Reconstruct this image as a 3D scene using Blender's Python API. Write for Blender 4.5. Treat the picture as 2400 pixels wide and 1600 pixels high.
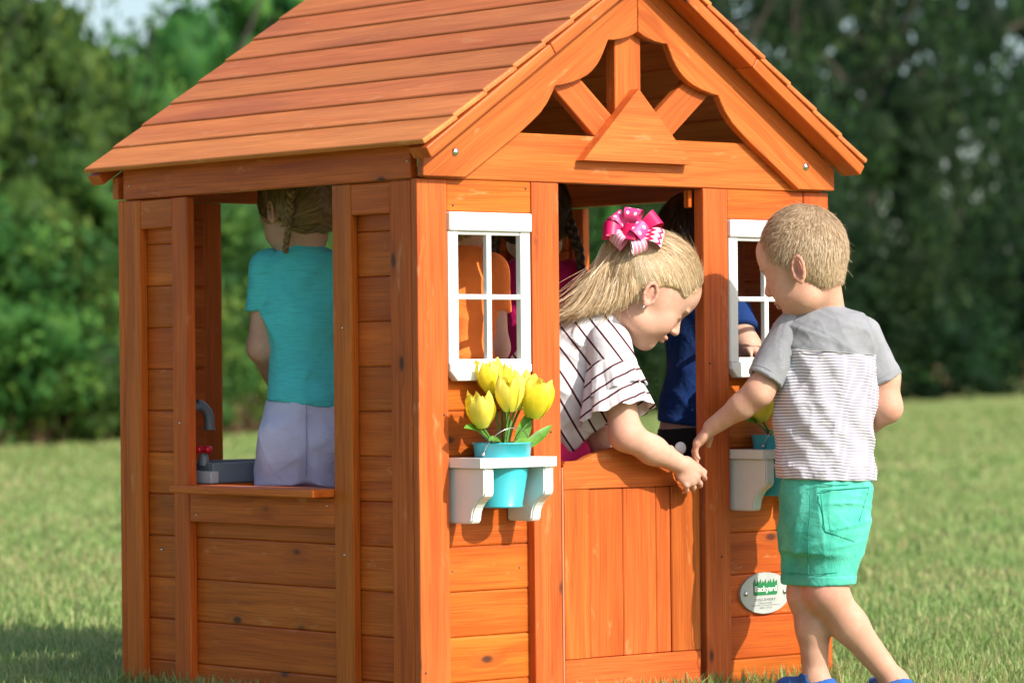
import bpy, bmesh, math, random
import numpy as np
from mathutils import Matrix, Vector

random.seed(7); rng = np.random.default_rng(7)
for o in list(bpy.data.objects): bpy.data.objects.remove(o)
scene = bpy.context.scene
COL = scene.collection

# ------------------------------------------------------------------ camera
CAM = np.array([-4.4522, -5.5389, 0.7084]); FPX = 8246.0
CR = np.array([0.76247059, -0.64695107, -0.00963882])
CU = np.array([0.00200536, -0.0125342, 0.99991943])
CF = np.array([0.64701976, 0.76242849, 0.00825959])
cd = bpy.data.cameras.new('camera'); cam = bpy.data.objects.new('camera', cd); COL.objects.link(cam)
cam.matrix_world = Matrix(((CR[0], CU[0], -CF[0], CAM[0]), (CR[1], CU[1], -CF[1], CAM[1]), (CR[2], CU[2], -CF[2], CAM[2]), (0, 0, 0, 1)))
cd.sensor_width = 36.0; cd.sensor_fit = 'HORIZONTAL'; cd.lens = FPX / 2400 * 36
cd.clip_start = 0.1; cd.clip_end = 2000
cd.dof.use_dof = True; cd.dof.focus_distance = 7.42; cd.dof.aperture_fstop = 4.4
scene.camera = cam

# ------------------------------------------------------------------ sky, sun, exposure
SUN = np.array([-0.19, 1.0, -0.71]); SUN /= np.linalg.norm(SUN)
elev = math.asin(-SUN[2]); rot = math.atan2(-SUN[0], -SUN[1])
w = bpy.data.worlds.new('World'); scene.world = w; w.use_nodes = True
nt = w.node_tree; nt.nodes.clear()
sky = nt.nodes.new('ShaderNodeTexSky'); sky.sky_type = 'NISHITA'; sky.sun_disc = False
sky.sun_elevation = elev; sky.sun_rotation = rot; sky.air_density = 1.0; sky.dust_density = 2.2; sky.ozone_density = 1.0
bgn = nt.nodes.new('ShaderNodeBackground'); bgn.inputs['Strength'].default_value = 0.148
wo = nt.nodes.new('ShaderNodeOutputWorld')
nt.links.new(sky.outputs[0], bgn.inputs[0]); nt.links.new(bgn.outputs[0], wo.inputs[0])
sl = bpy.data.lights.new('sun', 'SUN'); sl.energy = 4.3; sl.angle = math.radians(0.53); sl.color = (1.0, 0.93, 0.82)
so = bpy.data.objects.new('sun', sl); COL.objects.link(so)
so.rotation_euler = Vector(SUN).to_track_quat('-Z', 'Y').to_euler(); so.location = (1, -8, 6)
vs = scene.view_settings; vs.view_transform = 'Standard'; vs.look = 'None'; vs.gamma = 1.0; vs.exposure = 0.44; vs.use_curve_mapping = False
scene.cycles.use_denoising = True
scene.cycles.use_adaptive_sampling = True; scene.cycles.adaptive_threshold = 0.02
scene.cycles.max_bounces = 5; scene.cycles.diffuse_bounces = 3; scene.cycles.glossy_bounces = 2; scene.cycles.transmission_bounces = 3; scene.cycles.transparent_max_bounces = 8

# ------------------------------------------------------------------ helpers
def tag(o, label=None, cat=None, group=None, kind=None):
    if label: o['label'] = label
    if cat: o['category'] = cat
    if group: o['group'] = group
    if kind: o['kind'] = kind
    return o
def empty(name, loc=(0, 0, 0), parent=None):
    o = bpy.data.objects.new(name, None); COL.objects.link(o); o.empty_display_size = 0.05
    o.location = loc
    if parent: o.parent = parent
    return o
def link(name, me, mat=None, parent=None, M=None):
    o = bpy.data.objects.new(name, me); COL.objects.link(o)
    if mat is not None and len(me.materials) == 0: me.materials.append(mat)
    if M is not None: o.matrix_basis = M
    if parent: o.parent = parent
    return o
def np_mesh(name, V, F4=None, F3=None, smooth=False, attrs=None):
    me = bpy.data.meshes.new(name); V = np.asarray(V, np.float32)
    nf4 = 0 if F4 is None else len(F4); nf3 = 0 if F3 is None else len(F3)
    me.vertices.add(len(V)); me.vertices.foreach_set('co', V.ravel())
    idx = []; st = []
    if nf4: idx.append(np.asarray(F4, np.int32).ravel()); st.append(np.arange(nf4, dtype=np.int32) * 4)
    if nf3: idx.append(np.asarray(F3, np.int32).ravel()); st.append(nf4 * 4 + np.arange(nf3, dtype=np.int32) * 3)
    idx = np.concatenate(idx); st = np.concatenate(st)
    me.loops.add(len(idx)); me.loops.foreach_set('vertex_index', idx)
    me.polygons.add(len(st)); me.polygons.foreach_set('loop_start', st)
    if smooth: me.polygons.foreach_set('use_smooth', np.ones(len(st), bool))
    for k, a in (attrs or {}).items():
        at = me.attributes.new(k, 'FLOAT', 'POINT'); at.data.foreach_set('value', np.asarray(a, np.float32).ravel())
    me.update(calc_edges=True); me.validate()
    return me
def bm_mesh(name, bm, smooth=False):
    me = bpy.data.meshes.new(name); bmesh.ops.recalc_face_normals(bm, faces=bm.faces); bm.to_mesh(me); bm.free()
    if smooth: me.polygons.foreach_set('use_smooth', [True] * len(me.polygons))
    return me
_bc = {}
def box_mesh(L, W, T, bev=0.002, seg=1):
    key = (round(L, 4), round(W, 4), round(T, 4), bev, seg)
    if key in _bc: return _bc[key]
    bm = bmesh.new(); bmesh.ops.create_cube(bm, size=1.0)
    for v in bm.verts: v.co = Vector((v.co.x * L, v.co.y * W, v.co.z * T))
    if bev > 0: bmesh.ops.bevel(bm, geom=list(bm.edges), offset=bev, segments=seg, profile=0.5, affect='EDGES')
    me = bm_mesh('board', bm); _bc[key] = me
    return me
def frame(c, xd, zd):
    x = Vector(xd).normalized(); z = Vector(zd); z = (z - x * z.dot(x)).normalized(); y = z.cross(x)
    return Matrix(((x.x, y.x, z.x, c[0]), (x.y, y.y, z.y, c[1]), (x.z, y.z, z.z, c[2]), (0, 0, 0, 1)))
def board(name, parent, c, xd, zd, L, W, T, mat, bev=0.002, seg=1):
    me = box_mesh(L, W, T, bev, seg)
    if len(me.materials) and me.materials[0] != mat: me = me.copy(); me.materials.clear()
    return link(name, me, mat, parent, frame(c, xd, zd))
def bxyz(name, parent, x0, x1, y0, y1, z0, z1, mat, grain='z', bev=0.002, seg=1):
    c = ((x0 + x1) / 2, (y0 + y1) / 2, (z0 + z1) / 2); d = dict(x=x1 - x0, y=y1 - y0, z=z1 - z0)
    if grain == 'z': return board(name, parent, c, (0, 0, 1), (0, -1, 0), d['z'], d['x'], d['y'], mat, bev, seg)
    if grain == 'x': return board(name, parent, c, (1, 0, 0), (0, -1, 0), d['x'], d['z'], d['y'], mat, bev, seg)
    return board(name, parent, c, (0, 1, 0), (-1, 0, 0), d['y'], d['z'], d['x'], mat, bev, seg)
def extrude_poly(name, parent, pts, y0, y1, mat, bev=0.0, M=None):
    """polygon in the x-z plane pushed from y0 to y1; mesh kept in an X-along-length frame by M"""
    bm = bmesh.new(); vs_ = [bm.verts.new((p[0], y0, p[1])) for p in pts]; f = bm.faces.new(vs_)
    r = bmesh.ops.extrude_face_region(bm, geom=[f]); nv = [g for g in r['geom'] if isinstance(g, bmesh.types.BMVert)]
    bmesh.ops.translate(bm, vec=(0, y1 - y0, 0), verts=nv)
    bmesh.ops.recalc_face_normals(bm, faces=bm.faces)
    if bev:
        es = [e for e in bm.edges if len(e.link_faces) == 2 and e.calc_face_angle(0) > 1.2]
        bmesh.ops.bevel(bm, geom=es, offset=bev, segments=1, affect='EDGES')
    if M is not None: bmesh.ops.transform(bm, matrix=M.inverted(), verts=bm.verts)
    return link(name, bm_mesh(name, bm), mat, parent, M)
def tube_arrays(pts, rad, n=8):
    pts = np.asarray(pts, float); m = len(pts); rad = np.broadcast_to(np.asarray(rad, float), (m,))
    t = np.gradient(pts, axis=0); t /= np.linalg.norm(t, axis=1)[:, None] + 1e-9
    ref = np.array([0.3, 0.2, 0.93]); ref = ref if abs(ref @ t[0]) < .9 else np.array([1., 0, 0])
    a = np.cross(t, ref); a /= np.linalg.norm(a, axis=1)[:, None] + 1e-9; b = np.cross(t, a)
    th = np.arange(n) / n * 2 * np.pi
    V = pts[:, None] + rad[:, None, None] * (np.cos(th)[None, :, None] * a[:, None] + np.sin(th)[None, :, None] * b[:, None])
    i = np.arange(m - 1)[:, None] * n; j = np.arange(n)[None]; j2 = (j + 1) % n
    F = np.stack([i + j, i + j2, i + n + j2, i + n + j], -1).reshape(-1, 4)
    return V.reshape(-1, 3), F
def join_arrays(lst):
    V, F, o = [], [], 0
    for v, f in lst: V.append(v); F.append(f + o); o += len(v)
    return np.concatenate(V), np.concatenate(F)

# ------------------------------------------------------------------ materials
def N(nt, t, **kw):
    n = nt.nodes.new(t)
    for k, v in kw.items(): setattr(n, k, v)
    return n
def newmat(name):
    m = bpy.data.materials.new(name); m.use_nodes = True; nt = m.node_tree
    return m, nt, nt.nodes['Principled BSDF']
def setp(b, **kw):
    names = dict(rough='Roughness', metal='Metallic', spec='Specular IOR Level', sss='Subsurface Weight', coat='Coat Weight', coatr='Coat Roughness', sheen='Sheen Weight', trans='Transmission Weight')
    for k, v in kw.items():
        if k == 'sssr': b.inputs['Subsurface Radius'].default_value = v
        elif k == 'ssss': b.inputs['Subsurface Scale'].default_value = v
        else: b.inputs[names[k]].default_value = v
def ramp(nt, fac, stops):
    r = N(nt, 'ShaderNodeValToRGB'); els = r.color_ramp.elements
    while len(els) > 1: els.remove(els[-1])
    els[0].position = stops[0][0]; els[0].color = (*stops[0][1], 1)
    for p, c in stops[1:]:
        e = els.new(p); e.color = (*c, 1)
    if fac is not None: nt.links.new(fac, r.inputs[0])
    return r.outputs[0]
def noise(nt, vec, scale, detail=3, rough=.55, dist=0.0):
    n = N(nt, 'ShaderNodeTexNoise'); n.inputs['Scale'].default_value = scale; n.inputs['Detail'].default_value = detail
    n.inputs['Roughness'].default_value = rough; n.inputs['Distortion'].default_value = dist
    if vec is not None: nt.links.new(vec, n.inputs['Vector'])
    return n.outputs['Fac']
def vmul(nt, vec, s):
    n = N(nt, 'ShaderNodeVectorMath', operation='MULTIPLY'); nt.links.new(vec, n.inputs[0]); n.inputs[1].default_value = s
    return n.outputs[0]
def mixc(nt, f, a, b, mode='MIX'):
    n = N(nt, 'ShaderNodeMix', data_type='RGBA', blend_type=mode)
    def put(s, v):
        if isinstance(v, (int, float)): s.default_value = v
        elif isinstance(v, tuple): s.default_value = (*v, 1)
        else: nt.links.new(v, s)
    put(n.inputs[0], f); put(n.inputs[6], a); put(n.inputs[7], b)
    return n.outputs[2]
def mth(nt, op, a, b=None, c=None, clamp=False):
    n = N(nt, 'ShaderNodeMath', operation=op, use_clamp=clamp)
    for i, v in enumerate((a, b, c)):
        if v is None: continue
        if isinstance(v, (int, float)): n.inputs[i].default_value = v
        else: nt.links.new(v, n.inputs[i])
    return n.outputs[0]
def bump(nt, b, h, s, d=0.001):
    n = N(nt, 'ShaderNodeBump'); n.inputs['Strength'].default_value = s; n.inputs['Distance'].default_value = d
    nt.links.new(h, n.inputs['Height']); nt.links.new(n.outputs[0], b.inputs['Normal'])
def attr(nt, name):
    a = N(nt, 'ShaderNodeAttribute', attribute_name=name); return a.outputs['Fac']

def wood(name, c0=(.45, .083, .0110), c1=(.63, .145, .0195), knots=True, gloss=.42):
    m, nt, b = newmat(name)
    tc = N(nt, 'ShaderNodeTexCoord'); oi = N(nt, 'ShaderNodeObjectInfo')
    off = N(nt, 'ShaderNodeVectorMath', operation='SCALE'); off.inputs[0].default_value = (37.1, 91.7, 53.3); nt.links.new(oi.outputs['Random'], off.inputs['Scale'])
    ad = N(nt, 'ShaderNodeVectorMath', operation='ADD'); nt.links.new(tc.outputs['Object'], ad.inputs[0]); nt.links.new(off.outputs[0], ad.inputs[1])
    v = ad.outputs[0]
    wob = N(nt, 'ShaderNodeTexNoise'); wob.inputs['Scale'].default_value = 2.6; wob.inputs['Detail'].default_value = 1; nt.links.new(v, wob.inputs['Vector'])
    wc = N(nt, 'ShaderNodeVectorMath', operation='MULTIPLY_ADD'); nt.links.new(wob.outputs['Color'], wc.inputs[0]); wc.inputs[1].default_value = (0, .045, .045); nt.links.new(v, wc.inputs[2])
    # knots
    kv = vmul(nt, v, (5.2, 10.5, 6.0))
    vo = N(nt, 'ShaderNodeTexVoronoi'); vo.inputs['Scale'].default_value = 1.0; nt.links.new(kv, vo.inputs['Vector'])
    sep = N(nt, 'ShaderNodeSeparateColor'); nt.links.new(vo.outputs['Color'], sep.inputs[0])
    keep = mth(nt, 'GREATER_THAN', sep.outputs[0], .45)
    dist = vo.outputs['Distance']
    halo = mth(nt, 'MULTIPLY', mth(nt, 'SUBTRACT', 1.0, mth(nt, 'MULTIPLY', dist, 3.2), clamp=True), keep)
    core = mth(nt, 'MULTIPLY', mth(nt, 'SUBTRACT', 1.0, mth(nt, 'MULTIPLY', dist, 8.5), clamp=True), keep)
    # grain bends round the knots
    bend = N(nt, 'ShaderNodeCombineXYZ'); nt.links.new(mth(nt, 'MULTIPLY', halo, .028), bend.inputs[1])
    wv = N(nt, 'ShaderNodeVectorMath', operation='ADD'); nt.links.new(wc.outputs[0], wv.inputs[0]); nt.links.new(bend.outputs[0], wv.inputs[1])
    rings = noise(nt, vmul(nt, wv.outputs[0], (1.0, 34, 34)), 1.0, 2, .6, .4)
    fib = noise(nt, vmul(nt, v, (7, 420, 420)), 1.0, 1, .6)
    big = noise(nt, vmul(nt, v, (2.0, 7, 7)), 1.0, 1, .55)
    col = ramp(nt, rings, [(.30, c0), (.47, tuple((a + d) / 2 for a, d in zip(c0, c1))), (.66, c1), (.8, tuple(min(1, a * 1.12) for a in c1))])
    col = mixc(nt, mth(nt, 'MULTIPLY', mth(nt, 'SUBTRACT', fib, .42, clamp=True), 1.9), col, tuple(a * .55 for a in c0))
    bl = ramp(nt, big, [(.25, (.80, .76, .74)), (.5, (1, 1, 1)), (.8, (1.10, 1.12, 1.14))])
    col = mixc(nt, 1.0, col, bl, 'MULTIPLY')
    if knots:
        col = mixc(nt, mth(nt, 'MULTIPLY', halo, .45), col, (.27, .066, .018))
        kc = mth(nt, 'MULTIPLY', mth(nt, 'SUBTRACT', core, .12, clamp=True), 2.2, clamp=True)
        col = mixc(nt, kc, col, (.10, .032, .018))
    # pale scuffs
    sc = noise(nt, vmul(nt, v, (9, 30, 20)), 1.0, 3, .7)
    col = mixc(nt, mth(nt, 'MULTIPLY', mth(nt, 'SUBTRACT', sc, .63, clamp=True), 2.6, clamp=True), col, (.78, .42, .2))
    hs = N(nt, 'ShaderNodeHueSaturation'); nt.links.new(col, hs.inputs['Color'])
    r1 = mth(nt, 'FRACT', mth(nt, 'MULTIPLY', oi.outputs['Random'], 17.3)); r2 = mth(nt, 'FRACT', mth(nt, 'MULTIPLY', oi.outputs['Random'], 41.9))
    nt.links.new(mth(nt, 'MULTIPLY_ADD', r1, .008, .496), hs.inputs['Hue']); nt.links.new(mth(nt, 'MULTIPLY_ADD', r2, .20, .90), hs.inputs['Value'])
    nt.links.new(hs.outputs[0], b.inputs['Base Color'])
    nt.links.new(mth(nt, 'MULTIPLY_ADD', big, .25, gloss - .1), b.inputs['Roughness']); setp(b, spec=.20)
    hgt = noise(nt, vmul(nt, v, (3, 190, 190)), 1.0, 1, .6)
    bump(nt, b, hgt, .22, .0012)
    return m
def plain(name, col, rough=.5, var=.06, scale=40, bs=0.0, **kw):
    m, nt, b = newmat(name); tc = N(nt, 'ShaderNodeTexCoord')
    f = noise(nt, tc.outputs['Object'], scale, 4)
    c = ramp(nt, f, [(.3, tuple(a * (1 - var) for a in col)), (.7, tuple(min(1, a * (1 + var)) for a in col))])
    nt.links.new(c, b.inputs['Base Color']); setp(b, rough=rough, **kw)
    if bs: bump(nt, b, f, bs, .002)
    return m
def weave(nt, b, tc, s=0.25):
    n3 = noise(nt, vmul(nt, tc.outputs['Object'], (24, 24, 24)), 1.0, 4, .62, 1.2)
    bump(nt, b, n3, s * 1.3, .006)
def fabric(name, col, col2=None, var=.16, slub=0.0, s=.35):
    m, nt, b = newmat(name); tc = N(nt, 'ShaderNodeTexCoord')
    f = noise(nt, tc.outputs['Object'], 14, 6, .65)
    c = ramp(nt, f, [(.28, tuple(a * (1 - var) for a in col)), (.72, col2 or tuple(min(1, a * (1 + var * .8)) for a in col))])
    if slub:
        g = noise(nt, vmul(nt, tc.outputs['Object'], (25, 25, 420)), 1.0, 2)
        c = mixc(nt, mth(nt, 'MULTIPLY', mth(nt, 'SUBTRACT', g, .45, clamp=True), slub * 4), c, tuple(a * .6 for a in col))
    nt.links.new(c, b.inputs['Base Color']); setp(b, rough=.9, spec=.15, sheen=.08); weave(nt, b, tc, s)
    return m
WOOD = wood('cedar_stain')
WOODV = wood('cedar_stain_clear', (.46, .092, .0185), (.61, .149, .0310), gloss=.40)
WOODR = wood('cedar_roof', (.57, .156, .042), (.69, .220, .064), knots=False, gloss=.5)
WHITE = plain('white_plastic', (.80, .81, .80), .38, .02, 30)
METAL = plain('zinc_metal', (.62, .62, .64), .22, .04, 60, metal=1.0)
DARKM = plain('dark_screw', (.10, .09, .08), .5, .2, 60, metal=.6)
# ================================================================== setting: lawn, grass, trees
def lawn_material(blade):
    m, nt, b = newmat('lawn_blades' if blade else 'lawn_soil')
    geo = N(nt, 'ShaderNodeNewGeometry')
    pos = geo.outputs['Position']
    n1 = noise(nt, vmul(nt, pos, (.55, .55, 0)), 1.0, 4, .6); n2 = noise(nt, vmul(nt, pos, (3.2, 3.2, 0)), 1.0, 4, .6)
    patch = mth(nt, 'ADD', mth(nt, 'MULTIPLY', n1, .6), mth(nt, 'MULTIPLY', n2, .4))
    if blade:
        rn = attr(nt, 'rnd'); hh = attr(nt, 'hgt')
        green = ramp(nt, rn, [(0, (.165, .290, .075)), (.5, (.275, .410, .125)), (1, (.42, .53, .22))])
        straw = ramp(nt, rn, [(0, (.42, .36, .16)), (1, (.62, .53, .29))])
        f = mth(nt, 'ADD', mth(nt, 'MULTIPLY', mth(nt, 'SUBTRACT', patch, .440), 3.4), mth(nt, 'MULTIPLY', mth(nt, 'SUBTRACT', attr(nt, 'dry'), .60), 1.5), clamp=True)
        f = mth(nt, 'MINIMUM', f, .9)
        c = mixc(nt, f, green, straw)
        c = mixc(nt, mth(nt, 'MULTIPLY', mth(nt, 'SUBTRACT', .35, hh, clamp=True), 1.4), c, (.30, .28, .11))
        nt.links.new(c, b.inputs['Base Color']); setp(b, rough=.55, spec=.25)
        tr = N(nt, 'ShaderNodeBsdfTranslucent'); nt.links.new(c, tr.inputs[0])
        mx = N(nt, 'ShaderNodeMixShader'); mx.inputs[0].default_value = .5
        nt.links.new(b.outputs[0], mx.inputs[1]); nt.links.new(tr.outputs[0], mx.inputs[2]); nt.links.new(mx.outputs[0], nt.nodes['Material Output'].inputs[0])
    else:
        fine = noise(nt, vmul(nt, pos, (24, 24, 1)), 1.0, 5, .7)
        g = ramp(nt, fine, [(.25, (.140, .220, .060)), (.5, (.220, .310, .095)), (.75, (.30, .375, .145))])
        s = ramp(nt, fine, [(.25, (.27, .23, .095)), (.75, (.46, .39, .19))])
        f = mth(nt, 'MULTIPLY', mth(nt, 'SUBTRACT', patch, .445), 4.6, clamp=True)
        c = mixc(nt, mth(nt, 'MULTIPLY', f, .8), g, s)
        nt.links.new(c, b.inputs['Base Color']); setp(b, rough=.95, spec=.05)
        bump(nt, b, fine, .9, .03)
    return m
me = np_mesh('lawn', [(-300, -60, 0), (400, -60, 0), (400, 600, 0), (-300, 600, 0)], F4=[(0, 1, 2, 3)])
tag(link('lawn', me, lawn_material(False)), 'mown green lawn with straw patches reaching to the trees', kind='structure')

def grass_blades():
    P = []; H = []
    def zone(d0, d1, dens, h0, h1, wide):
        hw = .22 if d1 < 14 else .18; area = hw * (d1 * d1 - d0 * d0); n = int(area * dens)
        d = np.sqrt(rng.uniform(d0 * d0, d1 * d1, n)); u_ = rng.uniform(-hw, hw, n)
        xy = CAM[:2] + d[:, None] * (CF[:2] / np.linalg.norm(CF[:2]))[None] + (d * u_)[:, None] * (CR[:2] / np.linalg.norm(CR[:2]))[None]
        P.append(np.c_[xy, np.full(n, wide)]); H.append(rng.uniform(h0, h1, n) * (1 + .5 * (rng.random(n) < .06)))
    zone(5.7, 7.6, 8800, .018, .045, .0021); zone(7.6, 9.5, 6200, .018, .042, .0024); zone(9.5, 13, 2500, .018, .042, .0036); zone(13, 21, 800, .018, .045, .0064); zone(21, 34, 220, .02, .05, .012); zone(34, 60, 60, .025, .06, .024)
    # longer grass left standing along the foot of the walls
    def edge(x0, y0, x1, y1, n):
        t = rng.random(n); P.append(np.c_[x0 + (x1 - x0) * t + rng.normal(0, .012, n), y0 + (y1 - y0) * t + rng.normal(0, .012, n), np.full(n, .0021)]); H.append(rng.uniform(.025, .07, n))
    edge(-.03, -.03, 1.2, -.03, 1100); edge(-.03, -.02, -.03, 1.1, 1000); edge(1.21, -.03, 1.21, .6, 300)
    P_ = np.concatenate(P); H_ = np.concatenate(H)
    ins = (P_[:, 0] > -.005) & (P_[:, 0] < 1.185) & (P_[:, 1] > -.002) & (P_[:, 1] < 1.08); P_, H_ = P_[~ins], H_[~ins]
    n = len(P_); th = rng.uniform(0, 2 * np.pi, n); lean = np.abs(rng.normal(.35, .3, n)) * H_
    wd = P_[:, 2] * rng.uniform(.7, 1.4, n)
    base = np.c_[P_[:, :2], np.full(n, -.004)]
    side = np.c_[np.cos(th), np.sin(th), np.zeros(n)] * wd[:, None]; ld = th + rng.normal(np.pi / 2, .7, n); dr = np.c_[np.cos(ld), np.sin(ld), np.zeros(n)]
    up = np.array([0, 0, 1.0])
    v0 = base - side; v1 = base + side
    mid = base + dr * (lean * .35)[:, None] + up * (H_ * .6)[:, None]; v2 = mid + side * .8; v3 = mid - side * .8
    v4 = base + dr * lean[:, None] + up * (H_ * np.sqrt(np.clip(1 - .3 * (lean / H_) ** 2, .2, 1)))[:, None]
    V = np.stack([v0, v1, v2, v3, v4], 1).reshape(-1, 3); i = np.arange(n) * 5
    F4 = np.stack([i, i + 1, i + 2, i + 3], 1); F3 = np.stack([i + 3, i + 2, i + 4], 1)
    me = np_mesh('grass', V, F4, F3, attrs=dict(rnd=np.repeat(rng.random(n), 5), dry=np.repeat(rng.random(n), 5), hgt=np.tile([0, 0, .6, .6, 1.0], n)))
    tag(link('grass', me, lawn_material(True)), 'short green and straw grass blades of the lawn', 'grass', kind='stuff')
grass_blades()

def leaf_material(name, stops, tr=.3):
    m, nt, b = newmat(name); rn = attr(nt, 'rnd'); oi = N(nt, 'ShaderNodeObjectInfo')
    c = ramp(nt, rn, stops)
    hs = N(nt, 'ShaderNodeHueSaturation'); nt.links.new(c, hs.inputs['Color'])
    nt.links.new(mth(nt, 'MULTIPLY_ADD', oi.outputs['Random'], .05, .475), hs.inputs['Hue']); nt.links.new(mth(nt, 'MULTIPLY_ADD', oi.outputs['Random'], .5, .75), hs.inputs['Value'])
    c = hs.outputs[0]
    nt.links.new(c, b.inputs['Base Color']); setp(b, rough=.6, spec=.12)
    t = N(nt, 'ShaderNodeBsdfTranslucent'); nt.links.new(c, t.inputs[0]); mx = N(nt, 'ShaderNodeMixShader'); mx.inputs[0].default_value = tr
    nt.links.new(b.outputs[0], mx.inputs[1]); nt.links.new(t.outputs[0], mx.inputs[2]); nt.links.new(mx.outputs[0], nt.nodes['Material Output'].inputs[0])
    return m
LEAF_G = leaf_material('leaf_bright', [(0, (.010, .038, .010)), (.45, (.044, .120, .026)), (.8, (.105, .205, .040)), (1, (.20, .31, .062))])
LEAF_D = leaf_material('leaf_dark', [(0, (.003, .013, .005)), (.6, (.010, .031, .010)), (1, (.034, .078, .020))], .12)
BARK = plain('bark', (.042, .034, .027), .9, .35, 9, .6)
DRY = plain('dry_stalks', (.22, .14, .085), .9, .4, 3)

def crown_mesh(seed, nclump, per, leaf, gaps, low, core=46):
    """a crown of unit height 1 and half width .5: leaf quads in clumps, denser outside"""
    g = np.random.default_rng(seed); cs = []
    while len(cs) < nclump:
        p = g.uniform(-1, 1, 3); p[2] = g.uniform(low, 1)
        prof = math.sin(math.pi * min(1, max(0.0, (p[2] - low) / (1 - low)) ** .72 * .92 + .10)) ** .55
        r = math.hypot(p[0], p[1]) / (prof + 1e-3)
        if r > 1 or g.random() > .25 + .75 * r: continue
        if gaps and math.sin(p[0] * 5.1 + seed) * math.sin(p[1] * 4.3 + 1.7 * seed) + math.sin(p[2] * 9.0 + p[0] * 3 + seed) > gaps: continue
        cs.append((p[0] * .5, p[1] * .5, p[2]))
    cs = np.array(cs); n = nclump * per
    c = np.repeat(cs, per, 0) + g.normal(0, 1, (n, 3)) * np.array([.045, .045, .035])
    a = g.normal(0, 1, (n, 3)); a /= np.linalg.norm(a, axis=1)[:, None]; q = g.normal(0, 1, (n, 3)) + np.array([0, 0, .6]); bb = np.cross(a, q); bb /= np.linalg.norm(bb, axis=1)[:, None]
    s = leaf * g.uniform(.6, 1.3, n)[:, None]; wv = s * .55
    V = np.stack([c - a * s, c + bb * wv, c + a * s, c - bb * wv], 1).reshape(-1, 3); F = np.arange(n * 4).reshape(-1, 4)
    rn = np.repeat(np.clip(np.repeat(g.random(nclump), per) * .8 + g.random(n) * .25, 0, 1), 4)
    # the dense inner foliage: lumps of packed leaves round the limbs
    th = np.arange(10) / 10 * 2 * np.pi; ph = np.linspace(.12, np.pi - .12, 7); i = np.arange(6)[:, None] * 10; j = np.arange(10)[None]; fq = np.stack([i + j, i + (j + 1) % 10, i + 10 + (j + 1) % 10, i + 10 + j], -1).reshape(-1, 4)
    Vs, Fs, Rs, o = [V], [F], [rn], len(V)
    for k in range(core):
        p = cs[g.integers(0, nclump)] * np.array([.82, .82, .96]); r = g.uniform(.5, 1.0) * (.085 if gaps else .125)
        sp = np.stack([np.sin(ph)[:, None] * np.cos(th), np.sin(ph)[:, None] * np.sin(th), np.repeat(np.cos(ph)[:, None], 10, 1)], -1).reshape(-1, 3) * g.uniform(.65, 1.25, (70, 1))
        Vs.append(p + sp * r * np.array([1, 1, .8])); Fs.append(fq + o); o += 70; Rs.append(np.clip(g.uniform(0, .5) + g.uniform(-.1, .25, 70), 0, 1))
    return np_mesh('crown', np.concatenate(Vs), np.concatenate(Fs), attrs=dict(rnd=np.concatenate(Rs)))
def trunk_mesh(seed, thick, split):
    g = np.random.default_rng(seed + 50); L = []
    z = np.linspace(0, .75, 7); base = np.c_[np.cumsum(g.normal(0, .012, 7)), np.cumsum(g.normal(0, .012, 7)), z]
    L.append(tube_arrays(base, thick * (1.25 - z / .75) ** 1.1, 7))
    for k in range(split):
        i = g.integers(2, 6); d = g.normal(0, 1, 3); d[2] = abs(d[2]) * .6 + .5; d /= np.linalg.norm(d)
        t = np.linspace(0, .34, 5)[:, None]; L.append(tube_arrays(base[i] + d * t + np.array([0, 0, .12]) * t ** 2, thick * np.linspace(.5, .12, 5), 6))
    return np_mesh('trunk', *join_arrays(L), smooth=True)
CROWN = dict(a=crown_mesh(1, 230, 30, .0185, 0, .02), b=crown_mesh(2, 250, 28, .018, 0, .0), c=crown_mesh(3, 210, 30, .020, 0, .05),
             d=crown_mesh(4, 260, 28, .0135, .50, .03, 18), e=crown_mesh(5, 250, 28, .0135, .36, .06, 14), f=crown_mesh(6, 260, 30, .0145, .95, .0, 60))
TRUNK = [trunk_mesh(i, .018, 7) for i in range(3)]
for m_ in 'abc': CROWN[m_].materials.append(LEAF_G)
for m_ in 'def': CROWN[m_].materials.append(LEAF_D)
def ground_at(px, d):
    """point on the lawn d metres in front of the camera, px source columns across"""
    return CAM + CF * d + CR * ((px - 1200) / FPX * d)
def edge_d(px): return 1.0 / (.02882 + px / 2400 * (.01136 - .02882))
trees = []
def tree(kind, px, back, h, wd, label, group, i, lean=0):
    d = edge_d(px) + back; p = ground_at(px, d)
    t = empty('shrub' if kind in 'c' and h < 4 else 'tree', (p[0], p[1], 0)); t.rotation_euler = (lean, 0, i * 1.9 if kind in 'abc' or h < 5 else -.703 + (i % 2) * math.pi)
    c = link('crown', CROWN[kind], None, t); c.scale = (wd, wd if kind in 'abc' or h < 5 else wd * .38, h); k = link('trunk', TRUNK[i % 3], BARK, t); k.scale = (h, h, h)
    tag(t, label, 'shrub' if h < 4 else 'tree', group); trees.append(t)
GA, GB = 'leafy trees at the sunny edge of the lawn', 'tall dark trees behind the playhouse'
front = [('c', -150, .9, 3.1, 3.2), ('b', 20, 1.0, 2.7, 2.6), ('c', 150, 1.1, 3.3, 2.6), ('b', 290, 1.0, 2.6, 2.6), ('c', 430, 1.3, 3.4, 3.0), ('b', 580, 1.2, 3.0, 2.8), ('c', 720, 1.4, 3.4, 3.0), ('b', 880, 1.4, 3.2, 3.2), ('c', 1060, 1.5, 3.8, 3.4)]
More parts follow.
